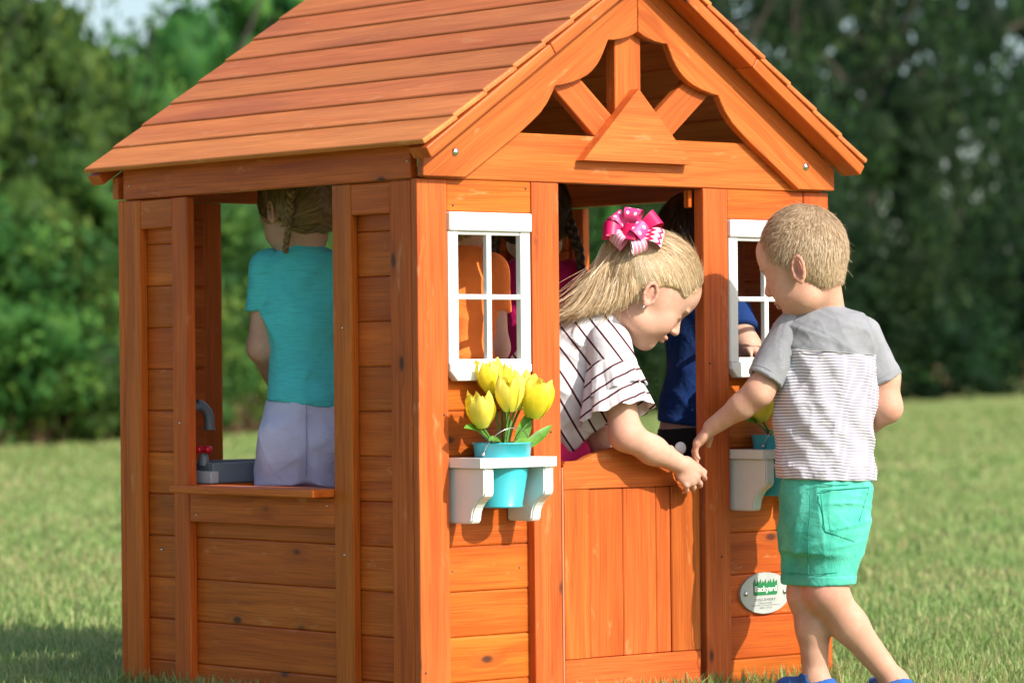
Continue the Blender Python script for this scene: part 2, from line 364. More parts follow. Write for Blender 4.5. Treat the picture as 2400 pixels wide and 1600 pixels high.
names_f = ['cut off by the picture edge', 'with yellowish leaf tips, lowest in the near row', 'standing tallest between two lower ones', 'just beside the playhouse corner post', 'seen under the roof eave beside the corner', 'behind the far window of the playhouse', 'hidden mostly by the turquoise shirt', 'hidden behind the near corner boards', 'hidden behind the white window']
for i, (k, px, bk, h, wd) in enumerate(front): tree(k, px, bk, h, wd, 'bushy green shrub at the lawn edge ' + names_f[i], GA, i)
mid = [('a', -140, 4, 6.0, 3.8), ('b', 70, 4.2, 5.6, 3.0), ('c', 300, 4.5, 5.15, 3.0), ('a', 500, 5, 6.4, 3.8), ('b', 700, 5, 6.8, 4.2), ('a', 930, 5.5, 7.2, 4.6), ('b', 1170, 6, 7.5, 4.8)]
names_m = ['at the outer edge beside the pale sky gap', 'rising beside the pale sky gap', 'whose top lies lowest, under the pale sky gap', 'rising above the roof eave', 'rising behind the lower roof boards', 'hidden behind the middle of the roof', 'hidden behind the gable']
for i, (k, px, bk, h, wd) in enumerate(mid): tree(k, px, bk, h, wd, 'round green leafy tree ' + names_m[i], GA, i + 3)
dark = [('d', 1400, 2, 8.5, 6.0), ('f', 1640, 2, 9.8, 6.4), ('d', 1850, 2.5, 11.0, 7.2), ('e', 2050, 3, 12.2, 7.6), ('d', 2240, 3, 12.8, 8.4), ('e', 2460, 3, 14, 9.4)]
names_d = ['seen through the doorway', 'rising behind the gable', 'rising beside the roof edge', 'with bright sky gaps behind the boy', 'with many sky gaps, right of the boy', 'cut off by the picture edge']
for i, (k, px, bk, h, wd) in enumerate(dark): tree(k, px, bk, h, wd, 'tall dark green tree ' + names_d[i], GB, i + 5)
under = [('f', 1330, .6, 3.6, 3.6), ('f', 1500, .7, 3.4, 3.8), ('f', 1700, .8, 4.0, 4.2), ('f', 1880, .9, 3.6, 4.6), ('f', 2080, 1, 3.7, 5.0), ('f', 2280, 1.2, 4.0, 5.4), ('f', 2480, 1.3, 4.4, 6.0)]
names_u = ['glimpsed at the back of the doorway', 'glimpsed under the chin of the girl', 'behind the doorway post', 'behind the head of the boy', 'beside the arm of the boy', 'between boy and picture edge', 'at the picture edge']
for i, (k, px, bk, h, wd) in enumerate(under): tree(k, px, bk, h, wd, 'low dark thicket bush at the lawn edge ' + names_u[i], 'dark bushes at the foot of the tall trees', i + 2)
woods = tag(empty('woods'), 'the wood running on along the lawn edge beyond the picture on both sides', 'woods', kind='stuff')
def more_woods():
    g = np.random.default_rng(77)
    for px in np.arange(-2700, -240, 190): spots.append((px + g.uniform(-40, 40), 1 / (.02882 - px / 2400 * .01746) + g.uniform(.6, 5), 'abc'[g.integers(3)], g.uniform(4, 6.2), 3.6))
    for px in np.arange(2640, 5200, 170): spots.append((px + g.uniform(-40, 40), 98 + g.uniform(0, 12), 'def'[g.integers(3)], g.uniform(9, 15), 9.5)); spots.append((px + 80, 96 + g.uniform(0, 4), 'f', g.uniform(4, 5.5), 7.5))
    for i, (px, d, k, h, wd) in enumerate(spots):
        p = ground_at(px, d); c = link('crown', CROWN[k], None, woods, Matrix.Translation((p[0], p[1], 0)) @ Matrix.Rotation(i * 1.7, 4, 'Z') @ Matrix.Diagonal((wd, wd, h, 1)))
spots = []; more_woods()
def weeds():
    L = []; n = 620
    for k in range(n):
        px = rng.uniform(-120, 2550); d = edge_d(px) + rng.uniform(-.15, .55); p = ground_at(px, d); left = px < 700
        h = rng.uniform(.25, .75) * (1.0 if left else 1.35) * (d / 45) ** .5; ln = rng.normal(0, .14, 2)
        if not left and rng.random() < .72: continue
        t = np.linspace(0, 1, 4)[:, None]; pts = np.c_[p[0] + ln[0] * t * t * h * 2, p[1] + ln[1] * t * t * h * 2, t * h]
        L.append(tube_arrays(pts, np.array([.012, .014, .022, .006]) * (d / 40), 4))
    me = np_mesh('dry_weeds', *join_arrays(L)); tag(link('dry_weeds', me, DRY), 'dry brown weeds along the foot of the trees', 'weeds', kind='stuff')
weeds()
# ================================================================== playhouse
W, D, ZT = 1.18, 1.0755, 1.0985
Z0, PIT = 0.072, 0.0925
house = tag(empty('playhouse'), 'orange stained cedar playhouse with lapped roof, gable and half door', 'playhouse')
lines = [-.03, Z0] + [Z0 + PIT * k for k in range(1, 12)]
G = .0001
def sidings(par, axis, a0, a1, face, inward, ztop, seg=2):
    for za, zb in zip(lines[:-1], lines[1:]):
        if za >= ztop - .004: break
        zb = min(zb, ztop); f0, f1 = sorted((face, face + inward * .0125))
        jit = random.uniform(-.0006, .0006)
        if axis == 'x': bxyz('siding_board', par, a0, a1, f0 + jit, f1 + jit, za + G, zb - G, WOOD, 'x', .0042, seg)
        else: bxyz('siding_board', par, f0 + jit, f1 + jit, a0, a1, za + G, zb - G, WOOD, 'y', .0042, seg)

fw = empty('front_wall', parent=house)
for x0, x1, t in ((0, .078, .02), (.305, .380, .03), (.795, .868, .03), (1.103, W, .02)):
    bxyz('stile', fw, x0, x1, 0, t, -.03, ZT, WOODV, 'z', .0026, 2)
for x0, x1 in ((.0785, .3045), (.8685, 1.1025)): bxyz('header_board', fw, x0, x1, .0015, .0205, 1.034, ZT, WOOD, 'x', .0022)
sidings(fw, 'x', .062, .322, .0212, 1, .705); sidings(fw, 'x', .85, 1.118, .0212, 1, .705)
for x0, x1 in ((.381, .392), (.783, .794)): bxyz('door_cleat', fw, x0, x1, .032, .050, 1.058, 1.0975, WOOD, 'z')

def side_wall(name, x_out, sgn):
    """sgn +1: the wall's outer face looks to -x; -1: to +x"""
    sw = empty(name, parent=house)
    def xs(a, b): return tuple(sorted((x_out + sgn * a, x_out + sgn * b)))
    for y0, y1 in ((.0215, .090), (.221, .283), (.806, .866), (.990, 1.0545)):
        a, b = xs(0, .0205); bxyz_y(sw, 'stile', a, b, y0, y1, -.03, ZT - .002)
    for y0, y1 in ((.0905, .2205), (.8665, .9895)):
        a, b = xs(.0015, .0205); bxyz('header_board', sw, a, b, y0, y1, 1.032, ZT - .003, WOOD, 'y', .0022)
    f = x_out + sgn * .0212
    sidings(sw, 'y', .07, .24, f, sgn, 1.04); sidings(sw, 'y', .85, 1.01, f, sgn, 1.04); sidings(sw, 'y', .27, .82, f, sgn, Z0 + PIT * 4)
    a, b = xs(.001, .0206); bxyz('apron', sw, a, b, .2835, .8055, .384, .4475, WOOD, 'y', .0022)
    a, b = xs(-.055, .04); bxyz('window_sill', sw, a, b, .2845, .8045, .4485, .4655, WOOD, 'y', .003, 2)
    a, b = xs(0, .0205); bxyz('top_plate', sw, a, b, .0215, 1.0545, 1.0995, 1.172, WOOD, 'y', .0022)
    return sw
def bxyz_y(par, name, x0, x1, y0, y1, z0, z1):
    c = ((x0 + x1) / 2, (y0 + y1) / 2, (z0 + z1) / 2)
    return board(name, par, c, (0, 0, 1), (-1, 0, 0), z1 - z0, y1 - y0, x1 - x0, WOOD, .0026, 2)
wl = side_wall('left_wall', 0.0, 1); wr = side_wall('right_wall', W, -1)
for nm, wy, wz in ((0, .062, .318), (0, .131, .316)):   # screw heads in the siding
    bm = bmesh.new(); bmesh.ops.create_uvsphere(bm, u_segments=10, v_segments=6, radius=.0035)
    o = link('screw', bm_mesh('screw', bm, True), METAL, wl, Matrix.Translation((.0195, .88 + wy, wz)))

bw = empty('back_wall', parent=house)
for x0, x1 in ((0, .078), (.198, .272), (.908, .982), (1.102, W)): bxyz('stile', bw, x0, x1, 1.0555, D, -.03, ZT, WOOD, 'z', .0024, 1)
for x0, x1 in ((.0785, .1975), (.9825, 1.1015)): bxyz('header_board', bw, x0, x1, 1.0555, D - .002, 1.032, ZT, WOOD, 'x', .002)
sidings(bw, 'x', .06, .215, 1.0545, -1, 1.06, 1); sidings(bw, 'x', .96, 1.12, 1.0545, -1, 1.06, 1); sidings(bw, 'x', .26, .92, 1.0545, -1, Z0 + PIT * 4, 1)
bxyz('window_sill', bw, .2725, .9075, 1.01, D + .03, .4485, .4655, WOOD, 'x', .003)

# ---- gables
def gable(name, y_face, out):
    """y_face: plane of the wall face, out: -1 front (towards -y), +1 back"""
    g = empty(name, parent=house)
    def ys(a, b): return tuple(sorted((y_face + out * a, y_face + out * b)))
    y0, y1 = ys(-.0205, 0.0); bxyz('tie_beam', g, .0215, W - .0215, y0, y1, 1.0995, 1.2, WOODV, 'x', .0022)
    scal = [(.0005, 1.1025), (.1127, 1.1025), (.2597, 1.1994), (.290, 1.2215), (.3159, 1.2424), (.334, 1.263), (.346, 1.2815), (.3559, 1.2993), (.374, 1.302), (.392, 1.3065), (.410, 1.311), (.427, 1.3172),
            (.444, 1.325), (.458, 1.3345), (.471, 1.346), (.481, 1.3585), (.489, 1.371), (.496, 1.385), (.5056, 1.4029), (.518, 1.4033), (.530, 1.405), (.545, 1.4075), (.560, 1.4115), (.575, 1.417), (.5893, 1.4245), (.5893, 1.5480), (.0005, 1.1500)]
    y0, y1 = ys(.0008, .0208)
    for mir in (0, 1):
        pts = [(W - x, z) for x, z in scal[::-1]] if mir else scal
        dx = (-.8285 if mir else .8285, 0, .56)
        extrude_poly('bargeboard', g, pts, y0, y1, WOODV, .0016, frame((.25 if not mir else .93, y0, 1.25), dx, (0, -1, 0)))
    a, b = ys(-.031, -.0005); bxyz('king_post', g, .5425, .6165, a, b, 1.2005, 1.55, WOODV, 'z', .002)
    for s in (-1, 1):
        ax = Vector((s * .767, 0, .641)); c = Vector((.59 + s * .0885, 0, 1.229)) + ax * .075; ym = y_face - out * .0115
        board('brace', g, (c.x, ym, c.z), ax, (0, -1, 0), .20, .067, .0205, WOODV, .002)
    a, b = ys(.0012, .027)
    extrude_poly('gable_plate', g, [(.428, 1.147), (.742, 1.147), (.585, 1.303)], a, b, WOODV, .0, frame((.585, a, 1.2), (1, 0, 0), (0, -1, 0)))
    for x in (.0838, 1.0885):
        bm = bmesh.new(); bmesh.ops.create_uvsphere(bm, u_segments=16, v_segments=10, radius=.0088)
        for v in bm.verts: v.co.y *= .62
        link('bolt', bm_mesh('bolt', bm, True), METAL, g, Matrix.Translation((x, y_face + out * .0212, 1.153)))
def dots(par, pts, mat, r=.0028):
    bm = bmesh.new(); bmesh.ops.create_uvsphere(bm, u_segments=10, v_segments=6, radius=r); me = bm_mesh('screw', bm, True); me.materials.append(mat)
    for p in pts: link('screw', me, None, par, Matrix.Translation(p))
dots(fw, [(.012, -.0004, .10), (.066, -.0004, .62), (.352, -.0004, .58), (.84, -.0004, .30), (.81, -.0004, .72), (1.13, -.0004, .52), (.10, .0212, .30), (.28, .0212, .30), (.12, .0212, .48), (.90, .0212, .40), (1.08, .0212, .395), (.29, .0012, 1.085), (.095, .0012, 1.046)], DARKM, .0024)
dots(wl, [(-.0003, .030, 1.135), (-.0003, 1.03, 1.13), (.0008, .31, .43), (.0008, .78, .40), (-.0003, .25, .80), (-.0003, .25, .33), (-.0003, .84, .60)], METAL, .0026)
gable('front_gable', 0.0, -1); gable('back_gable', D, 1)

# ---- roof
roof = empty('roof', parent=house)
YF, YB = -.079, 1.144
for s in (1, -1):
    sd = Vector((.8285 * s, 0, .56)); nn = Vector((-.56 * s, 0, .8285))
    B0 = Vector((-.0383 if s == 1 else W + .0383, 0, 1.1561))
    for k in range(8):
        wd = .1035 if k < 7 else .0965
        tilt = .045; wdir = (sd * math.cos(tilt) - nn * math.sin(tilt)); nz = nn * math.cos(tilt) + sd * math.sin(tilt)
        c = B0 + sd * (k * .0951 + wd / 2) + nn * (.0062 + .0035)
        e = random.uniform(-.0012, .0012)
        c.y = (YF + YB) / 2 + e
        board('roof_board', roof, c, (0, 1, 0), nz, YB - YF, wd, .0118, WOODR, .0036, 2)
    for ya, yb in ((YF, -.0195), (D + .0195, YB)):
        for s0, s1 in ((.0, .3994), (.4006, .742)):
            c = B0 + sd * ((s0 + s1) / 2) - nn * .0133; c.y = (ya + yb) / 2
            board('rake_trim', roof, c, sd, nn, s1 - s0, yb - ya - .0012, .0252, WOODV, .003, 2)

# ---- door
door = empty('door', parent=house)
DX0, DX1 = .3885, .7795
top = [(DX0, .458), (DX1, .458), (DX1, .509), (DX1 - .005, .517)] + [(DX1 - .005 - t * (DX1 - DX0 - .010), .517 + .030 * max(0, math.sin(math.pi * min(1, max(0, (t - .12) / .76)))) ** .8) for t in np.linspace(.04, .96, 22)] + [(DX0 + .005, .517), (DX0, .509)]
extrude_poly('door_rail', door, top, .003, .024, WOODV, .0015, frame((.58, .003, .49), (1, 0, 0), (0, -1, 0)))
bxyz('door_rail', door, DX0, DX1, .003, .024, .012, .1015, WOODV, 'x', .0022)
bxyz('door_stile', door, DX0, .463, .0034, .0245, .102, .4575, WOODV, 'z', .0022); bxyz('door_stile', door, .696, DX1, .0034, .0245, .102, .4575, WOODV, 'z', .0022)
for x0, x1 in ((.4635, .558), (.559, .654), (.655, .6955)): bxyz('door_plank', door, x0, x1, .0072, .024, .1022, .4572, WOODV, 'z', .0022)
bxyz('door_hinge', door, .3815, .3862, .0005, .004, .02, .505, plain('hinge_strip', (.55, .20, .11), .35, .05, 30), 'z', .0008)
bm = bmesh.new(); bmesh.ops.create_uvsphere(bm, u_segments=16, v_segments=10, radius=1)
for v in bm.verts: v.co = Vector((v.co.x * .016, v.co.y * .007, v.co.z * .014))
link('door_latch', bm_mesh('door_latch', bm, True), WHITE, door, Matrix.Translation((.752, .034, .537)))

# ---- white windows
def window(x0, x1):
    wn = empty('window', parent=house); cx = (x0 + x1) / 2
    bxyz('window_cap', wn, x0 + .0005, x1 + .001, -.0085, .015, .9945, 1.0325, WHITE, 'x', .0022)
    zb, zt = .7225, .9940
    bxyz('window_stile', wn, x0, x0 + .0265, -.0030, .0145, zb, zt, WHITE, 'z', .0018); bxyz('window_stile', wn, x1 - .0265, x1, -.0030, .0145, zb, zt, WHITE, 'z', .0018)
    for za, zc in ((zb, .7325), (.8545, .8650), (.9865, zt)): bxyz('window_rail', wn, x0 + .0268, x1 - .0268, -.0010, .0125, za, zc, WHITE, 'x', .0018)
    bxyz('muntin', wn, cx - .0065, cx + .0065, -.0014, .0130, zb + .001, zt - .001, WHITE, 'z', .0018)
    extrude_poly('window_sill', wn, [(x0 + .020, .6885), (x1 - .020, .6885), (x1 - .001, .7085), (x1 - .001, .7222), (x0 + .001, .7222), (x0 + .001, .7085)], -.0065, .016, WHITE, .0016)
    return wn
window(.0785, .2985); window(.8690, 1.0985)

# ---- plastic flower shelves
def shelf(x0):
    sh = empty('flower_shelf', parent=house); x1 = x0 + .2035; cx, cy = (x0 + x1) / 2, -.046; y0, y1 = -.106, .0200; z0, z1 = .5125, .5320; R = .0560
    bm = bmesh.new(); n = 40; rings = []
    for zz in (z0, z1):
        inn, out = [], []
        for i in range(n):
            a = 2 * math.pi * i / n; dx, dy = math.cos(a), math.sin(a)
            ts = [(x1 - cx) / dx if dx > 1e-6 else 9, (x0 - cx) / dx if dx < -1e-6 else 9, (y1 - cy) / dy if dy > 1e-6 else 9, (y0 - cy) / dy if dy < -1e-6 else 9]
            t = min(ts); inn.append(bm.verts.new((cx + R * dx, cy + R * dy, zz))); out.append(bm.verts.new((cx + t * dx, cy + t * dy, zz)))
        rings.append((inn, out))
    for i in range(n):
        j = (i + 1) % n; (i0, o0), (i1, o1) = rings
        bm.faces.new((i0[i], o0[i], o0[j], i0[j])); bm.faces.new((i1[i], i1[j], o1[j], o1[i])); bm.faces.new((o0[i], o1[i], o1[j], o0[j])); bm.faces.new((i0[i], i0[j], i1[j], i1[i]))
    link('shelf_top', bm_mesh('shelf_top', bm), WHITE, sh)
    prof = [(.0195, .5122), (-.099, .5122), (-.099, .468), (-.0985, .461), (-.096, .4555), (-.091, .4515), (-.083, .4475), (-.074, .4405), (-.066, .431), (-.061, .4215), (-.0585, .412), (-.0575, .405), (-.054, .4005), (-.047, .399), (.0195, .399)]
    for xa in (x0 + .009, x1 - .035):
        bm = bmesh.new(); vv = [bm.verts.new((xa, p[0], p[1])) for p in prof]; f = bm.faces.new(vv); r = bmesh.ops.extrude_face_region(bm, geom=[f])
        bmesh.ops.translate(bm, vec=(.026, 0, 0), verts=[g for g in r['geom'] if isinstance(g, bmesh.types.BMVert)]); bmesh.ops.recalc_face_normals(bm, faces=bm.faces)
        es = [e for e in bm.edges if len(e.link_faces) == 2 and e.calc_face_angle(0) > 1.0]; bmesh.ops.bevel(bm, geom=es, offset=.003, segments=2, affect='EDGES')
        link('shelf_bracket', bm_mesh('shelf_bracket', bm), WHITE, sh)
    return cx, cy
SHELF = [shelf(.0790), shelf(.8715)]

# ---- oval maker's plate
plq = empty('plaque', parent=house)
PCX, PCZ, PY = .9840, .2142, .0135
def disc(rx, rz, y0, y1, mat, name, n=56, bev=.001):
    pts = [(PCX + rx * math.cos(2 * math.pi * i / n), PCZ + rz * math.sin(2 * math.pi * i / n)) for i in range(n)]
    return extrude_poly(name, plq, pts, y0, y1, mat, 0)
disc(.0758, .0452, PY, .0205, plain('brushed_aluminium', (.44, .47, .46), .55, .05, 50, metal=.25), 'plate')
GREEN = plain('logo_green', (.005, .18, .055), .5, .05); INK = plain('print_ink', (.02, .02, .02), .6, .05); INKW = plain('print_white', (.85, .87, .85), .6, .02)
gx0, gx1, gz0, gz1 = PCX - .0365, PCX + .0365, PCZ - .0045, PCZ + .0225
pts = [(gx0 + .003, gz0), (gx1 - .003, gz0), (gx1, gz0 + .003), (gx1, gz1)]
nb = 9; tips = [.011, .006, .010, .005, .009, .0065, .0085, .010, .006]
for i in range(nb - 1, -1, -1):
    w0 = gx0 + (i + .5) / nb * (gx1 - gx0); pts += [(w0 + .0018 + (i % 3 - 1) * .0012, gz1 + tips[i] * .9), (gx0 + i / nb * (gx1 - gx0), gz1 - .003 * (i % 2))]
pts += [(gx0, gz0 + .003)]
extrude_poly('logo', plq, pts, PY - .0008, PY + .0005, GREEN)
def text(body, cx, cz, width, height, mat, name, y, space=1.0):
    c = bpy.data.curves.new('t', 'FONT'); c.body = body; c.align_x = 'CENTER'; c.align_y = 'CENTER'; c.size = 1.0; c.space_character = space; c.extrude = .0
    o = bpy.data.objects.new('t', c); COL.objects.link(o); dg = bpy.context.evaluated_depsgraph_get()
    me = bpy.data.meshes.new_from_object(o.evaluated_get(dg)); bpy.data.objects.remove(o)
    co = np.zeros(len(me.vertices) * 3, np.float32); me.vertices.foreach_get('co', co); co = co.reshape(-1, 3)
    mn, mx = co.min(0), co.max(0); q = np.zeros_like(co)
    q[:, 0] = cx + (co[:, 0] - (mn[0] + mx[0]) / 2) / (mx[0] - mn[0]) * width; q[:, 2] = cz + (co[:, 1] - (mn[1] + mx[1]) / 2) / (mx[1] - mn[1]) * height; q[:, 1] = y
    me.vertices.foreach_set('co', q.ravel()); me.materials.clear(); me.name = name
    return link(name, me, mat, plq)
for dx in (-.00035, 0, .00035): text('Backyard', PCX + dx, PCZ + .0075, .066, .0165, INKW, 'lettering', PY - .0016 - dx)
text('DISCOVERY', PCX, PCZ - .0145, .062, .0055, INK, 'lettering', PY - .0009, 1.5)
text('Pittsburg, KS 66762', PCX, PCZ - .0220, .038, .0034, INK, 'lettering', PY - .0009)
text('800-856-4445  www.backyarddiscovery.com', PCX, PCZ - .0268, .086, .0027, INK, 'lettering', PY - .0009)
text('AGES 2 TO 10', PCX, PCZ - .0322, .036, .0034, INK, 'lettering', PY - .0009, 1.3)
for dx in (-.0595, .0595):
    bm = bmesh.new(); bmesh.ops.create_uvsphere(bm, u_segments=14, v_segments=8, radius=.0062)
    for v in bm.verts: v.co.y *= .6
    link('rivet', bm_mesh('rivet', bm, True), METAL, plq, Matrix.Translation((PCX + dx, PY - .0005, PCZ + .0005)))
# ================================================================== flower buckets
TURQ = plain('bucket_enamel', (.045, .47, .56), .32, .04, 20, coat=.3)
def petal_mat():
    m, nt, b = newmat('tulip_petal'); tt = attr(nt, 'tt'); rn = attr(nt, 'rnd')
    c = ramp(nt, tt, [(0, (.50, .60, .03)), (.25, (.90, .78, .02)), (.8, (.90, .70, .015)), (1, (.92, .80, .10))])
    tc = N(nt, 'ShaderNodeTexCoord'); vn = noise(nt, vmul(nt, tc.outputs['Object'], (260, 260, 22)), 1.0, 3)
    c = mixc(nt, mth(nt, 'MULTIPLY', rn, .45), c, (.93, .88, .34)); c = mixc(nt, mth(nt, 'MULTIPLY', mth(nt, 'SUBTRACT', vn, .48, clamp=True), 2.2, clamp=True), c, (.72, .62, .03)); bump(nt, b, vn, .3, .002)
    nt.links.new(c, b.inputs['Base Color']); setp(b, rough=.5, spec=.2)
    t = N(nt, 'ShaderNodeBsdfTranslucent'); nt.links.new(c, t.inputs[0]); mx = N(nt, 'ShaderNodeMixShader'); mx.inputs[0].default_value = .3
    nt.links.new(b.outputs[0], mx.inputs[1]); nt.links.new(t.outputs[0], mx.inputs[2]); nt.links.new(mx.outputs[0], nt.nodes['Material Output'].inputs[0])
    return m
PETAL = petal_mat()
LEAFM = plain('tulip_leaf', (.10, .26, .03), .45, .3, 35)
STEM = plain('tulip_stem', (.09, .22, .04), .5, .15, 40)
def bloom_mesh(seed, R, H):
    g = np.random.default_rng(seed); Vs, Fs, T, Rn = [], [], [], []; o = 0
    nu, nv = 9, 7
    for k in range(6):
        inner = k % 2; ph = k * math.pi / 3 + g.normal(0, .12); rr = R * (.88 if inner else 1.0); hh = H * g.uniform(.9, 1.06) * (1.0 if inner else .95); op = g.uniform(-.10, .16)
        u = np.linspace(0, 1, nu)[:, None]; v = np.linspace(-1, 1, nv)[None]
        rad = rr * (.12 + .95 * np.sin(np.pi * np.clip(.07 + u * .72, 0, 1)) ** .75) * (1 + op * u ** 2)
        rad = rad * (1 - .10 * v ** 2 * u) + .0030 * np.sin(v * 4.5 + k * 1.7) * u ** 1.5
        half = .78 * np.sin(np.pi * np.clip(.10 + .80 * u, 0, 1)) ** .45 * (1 - .15 * u ** 4)
        an = ph + v * half * 1.05
        z = hh * (u ** .92) - hh * .15 * np.abs(v) ** 1.8 * u ** 2.5 + .0022 * np.sin(v * 7 + k * 2.1) * u ** 3 + g.normal(0, .0012, (nu, nv)) * u
        Vs.append(np.stack([rad * np.cos(an), rad * np.sin(an), z + 0 * an], -1).reshape(-1, 3))
        i = (np.arange(nu - 1)[:, None] * nv + np.arange(nv - 1)[None]).ravel(); Fs.append(np.stack([i, i + 1, i + nv + 1, i + nv], 1) + o); o += nu * nv
        T.append(np.repeat(np.linspace(0, 1, nu), nv)); Rn.append(np.full(nu * nv, g.random()))
    return np_mesh('bloom', np.concatenate(Vs), np.concatenate(Fs), smooth=True, attrs=dict(tt=np.concatenate(T), rnd=np.concatenate(Rn)))
BLOOMS = [bloom_mesh(i, .0265, .066) for i in range(4)]
def leaf_mesh(p0, p1, p2, wd, name='leaf'):
    t = np.linspace(0, 1, 10)[:, None]; p0, p1, p2 = map(np.array, (p0, p1, p2))
    c = (1 - t) ** 2 * p0 + 2 * t * (1 - t) * p1 + t * t * p2; tg = np.gradient(c, axis=0); tg /= np.linalg.norm(tg, axis=1)[:, None]
    sd = np.cross(tg, np.array([.25, -.55, .8])); sd /= np.linalg.norm(sd, axis=1)[:, None]; nn = np.cross(sd, tg)
    wv = wd * np.sin(np.pi * np.clip(t * .92 + .08, 0, 1)) ** .8
    V = np.stack([c - sd * wv + nn * wv * .35, c, c + sd * wv + nn * wv * .35], 1).reshape(-1, 3); i = np.arange(9) * 3
    F = np.concatenate([np.stack([i, i + 1, i + 4, i + 3], 1), np.stack([i + 1, i + 2, i + 5, i + 4], 1)])
    return np_mesh(name, V, F, smooth=True)
def lathe(prof, n=40):
    prof = np.array(prof); th = np.arange(n) / n * 2 * np.pi
    V = np.stack([prof[:, :1] * np.cos(th), prof[:, :1] * np.sin(th), np.repeat(prof[:, 1:2], n, 1)], -1).reshape(-1, 3)
    m = len(prof); i = np.arange(m - 1)[:, None] * n; j = np.arange(n)[None]; j2 = (j + 1) % n
    return V, np.stack([i + j, i + j2, i + n + j2, i + n + j], -1).reshape(-1, 4)
def flower_bucket(cx, cy, blooms, leaves, label):
    t = tag(empty('flower_bucket', (cx, cy, .430)), label, 'flower bucket', 'turquoise buckets of yellow tulips')
    V, F = lathe([(.0, .001), (.040, .0), (.0412, .0015), (.0412, .004), (.0400, .0055), (.0555, .094), (.0600, .128), (.0618, .129), (.0622, .131), (.0612, .1325), (.0588, .131), (.0540, .10), (.050, .085), (.0, .085)])
    link('bucket', np_mesh('bucket', V, F, smooth=True), TURQ, t)
    V, F = lathe([(0, .112), (.03, .116), (.055, .110)], 24); link('moss', np_mesh('moss', V, F, smooth=True), plain('moss', (.05, .07, .02), .9, .5, 120, .8), t)
    a = np.linspace(0, np.pi, 26); hand = np.c_[-.0600 * np.cos(a) - .006 * np.sin(a), -.012 - .030 * np.sin(a), .110 + .052 * np.sin(a) + .0 * a]
    V, F = tube_arrays(hand, .0011, 6); link('wire_handle', np_mesh('wire_handle', V, F, smooth=True), METAL, t)
    for sx in (-1, 1):
        bm = bmesh.new(); bmesh.ops.create_uvsphere(bm, u_segments=10, v_segments=6, radius=.0045); link('handle_ear', bm_mesh('handle_ear', bm, True), METAL, t, Matrix.Translation((sx * .0605, -.012, .110)))
    for i, (bx, by, bz, sc, tx, ty) in enumerate(blooms):
        base = Vector((bx - cx, by - cy, bz - .430))
        M = Matrix.Translation(base) @ Matrix.Rotation(tx, 4, 'X') @ Matrix.Rotation(ty, 4, 'Y') @ Matrix.Rotation(i * 1.3, 4, 'Z') @ Matrix.Scale(sc, 4)
        tl = empty('tulip', parent=t); link('bloom', BLOOMS[i % 4], PETAL, tl, M)
        p0 = np.array([base.x * .25, base.y * .25, .10]); p2 = np.array(base); tt = np.linspace(0, 1, 8)[:, None]; p1 = np.array([p0[0], p0[1], p2[2] * .75])
        V, F = tube_arrays((1 - tt) ** 2 * p0 + 2 * tt * (1 - tt) * p1 + tt ** 2 * p2, .0026, 6); link('stem', np_mesh('stem', V, F, smooth=True), STEM, tl)
    for lf in leaves:
        p0, p1, p2, wd = lf; sh = np.array([cx, cy, .430])
        link('leaf', leaf_mesh(np.array(p0) - sh, np.array(p1) - sh, np.array(p2) - sh, wd), LEAFM, t)
    return t
def tulips(cx, cy):
    # bloom base x,y,z, scale, tilt
    return [(cx - .062, cy - .012, .594, 1.14, .10, -.20), (cx - .006, cy - .030, .625, 1.08, .05, -.04), (cx + .014, cy + .016, .652, 1.12, -.05, -.06), (cx + .056, cy - .030, .610, 1.26, .12, .16), (cx + .072, cy + .018, .640, 1.05, -.05, .18), (cx + .036, cy + .000, .628, 1.06, 0, .05), (cx - .010, cy + .020, .662, 1.10, -.05, -.12)]
def tleaves(cx, cy):
    z = .545
    return [((cx - .02, cy, z), (cx - .07, cy - .01, z + .052), (cx - .112, cy - .012, z + .048), .017), ((cx - .01, cy - .02, z), (cx - .035, cy - .03, z + .030), (cx - .075, cy - .045, z + .022), .012), ((cx + .012, cy + .01, z), (cx + .012, cy + .005, z + .06), (cx + .002, cy - .004, z + .100), .021),
            ((cx + .03, cy - .005, z), (cx + .045, cy - .01, z + .045), (cx + .060, cy - .02, z + .082), .017), ((cx + .035, cy - .02, z), (cx + .07, cy - .03, z + .022), (cx + .105, cy - .035, z + .052), .012), ((cx - .0, cy - .035, z), (cx + .015, cy - .045, z + .024), (cx + .048, cy - .05, z + .016), .012)]
for (cx, cy), lb in zip(SHELF, ('turquoise bucket of yellow tulips in full view beside the doorway', 'turquoise bucket of yellow tulips mostly hidden behind the boy')):
    flower_bucket(cx, cy, tulips(cx, cy), tleaves(cx, cy), lb)

# ================================================================== play sink
GREY = plain('grey_plastic', (.17, .20, .23), .35, .05, 30); LGREY = plain('pale_grey_plastic', (.42, .44, .46), .4, .04, 30); RED = plain('red_plastic', (.55, .008, .02), .18, .05, 30)
sk = tag(empty('play_sink', (.2, .92, .44)), 'grey toy sink with curved tap and red knobs inside the far window', 'toy sink')
def rel(o, base): o.location = Vector(o.location) - Vector(base); return o
def skb(name, *a, mat=GREY, bev=.003): return rel(bxyz(name, sk, *a, mat, 'x', bev, 2), (.2, .92, .44))
skb('counter', .036, .60, .80, 1.038, .440, .4655, mat=WOOD)
skb('basin_wall', .060, .40, .802, .812, .4665, .5115); skb('basin_wall', .060, .40, 1.026, 1.036, .4665, .5115); skb('basin_wall', .060, .070, .8125, 1.0255, .4665, .5115); skb('basin_wall', .390, .400, .8125, 1.0255, .4665, .5115)
skb('basin_floor', .0705, .3895, .8125, 1.0255, .4665, .472)
skb('soap_tray', .036, .0585, .775, .86, .4665, .4935, mat=LGREY)
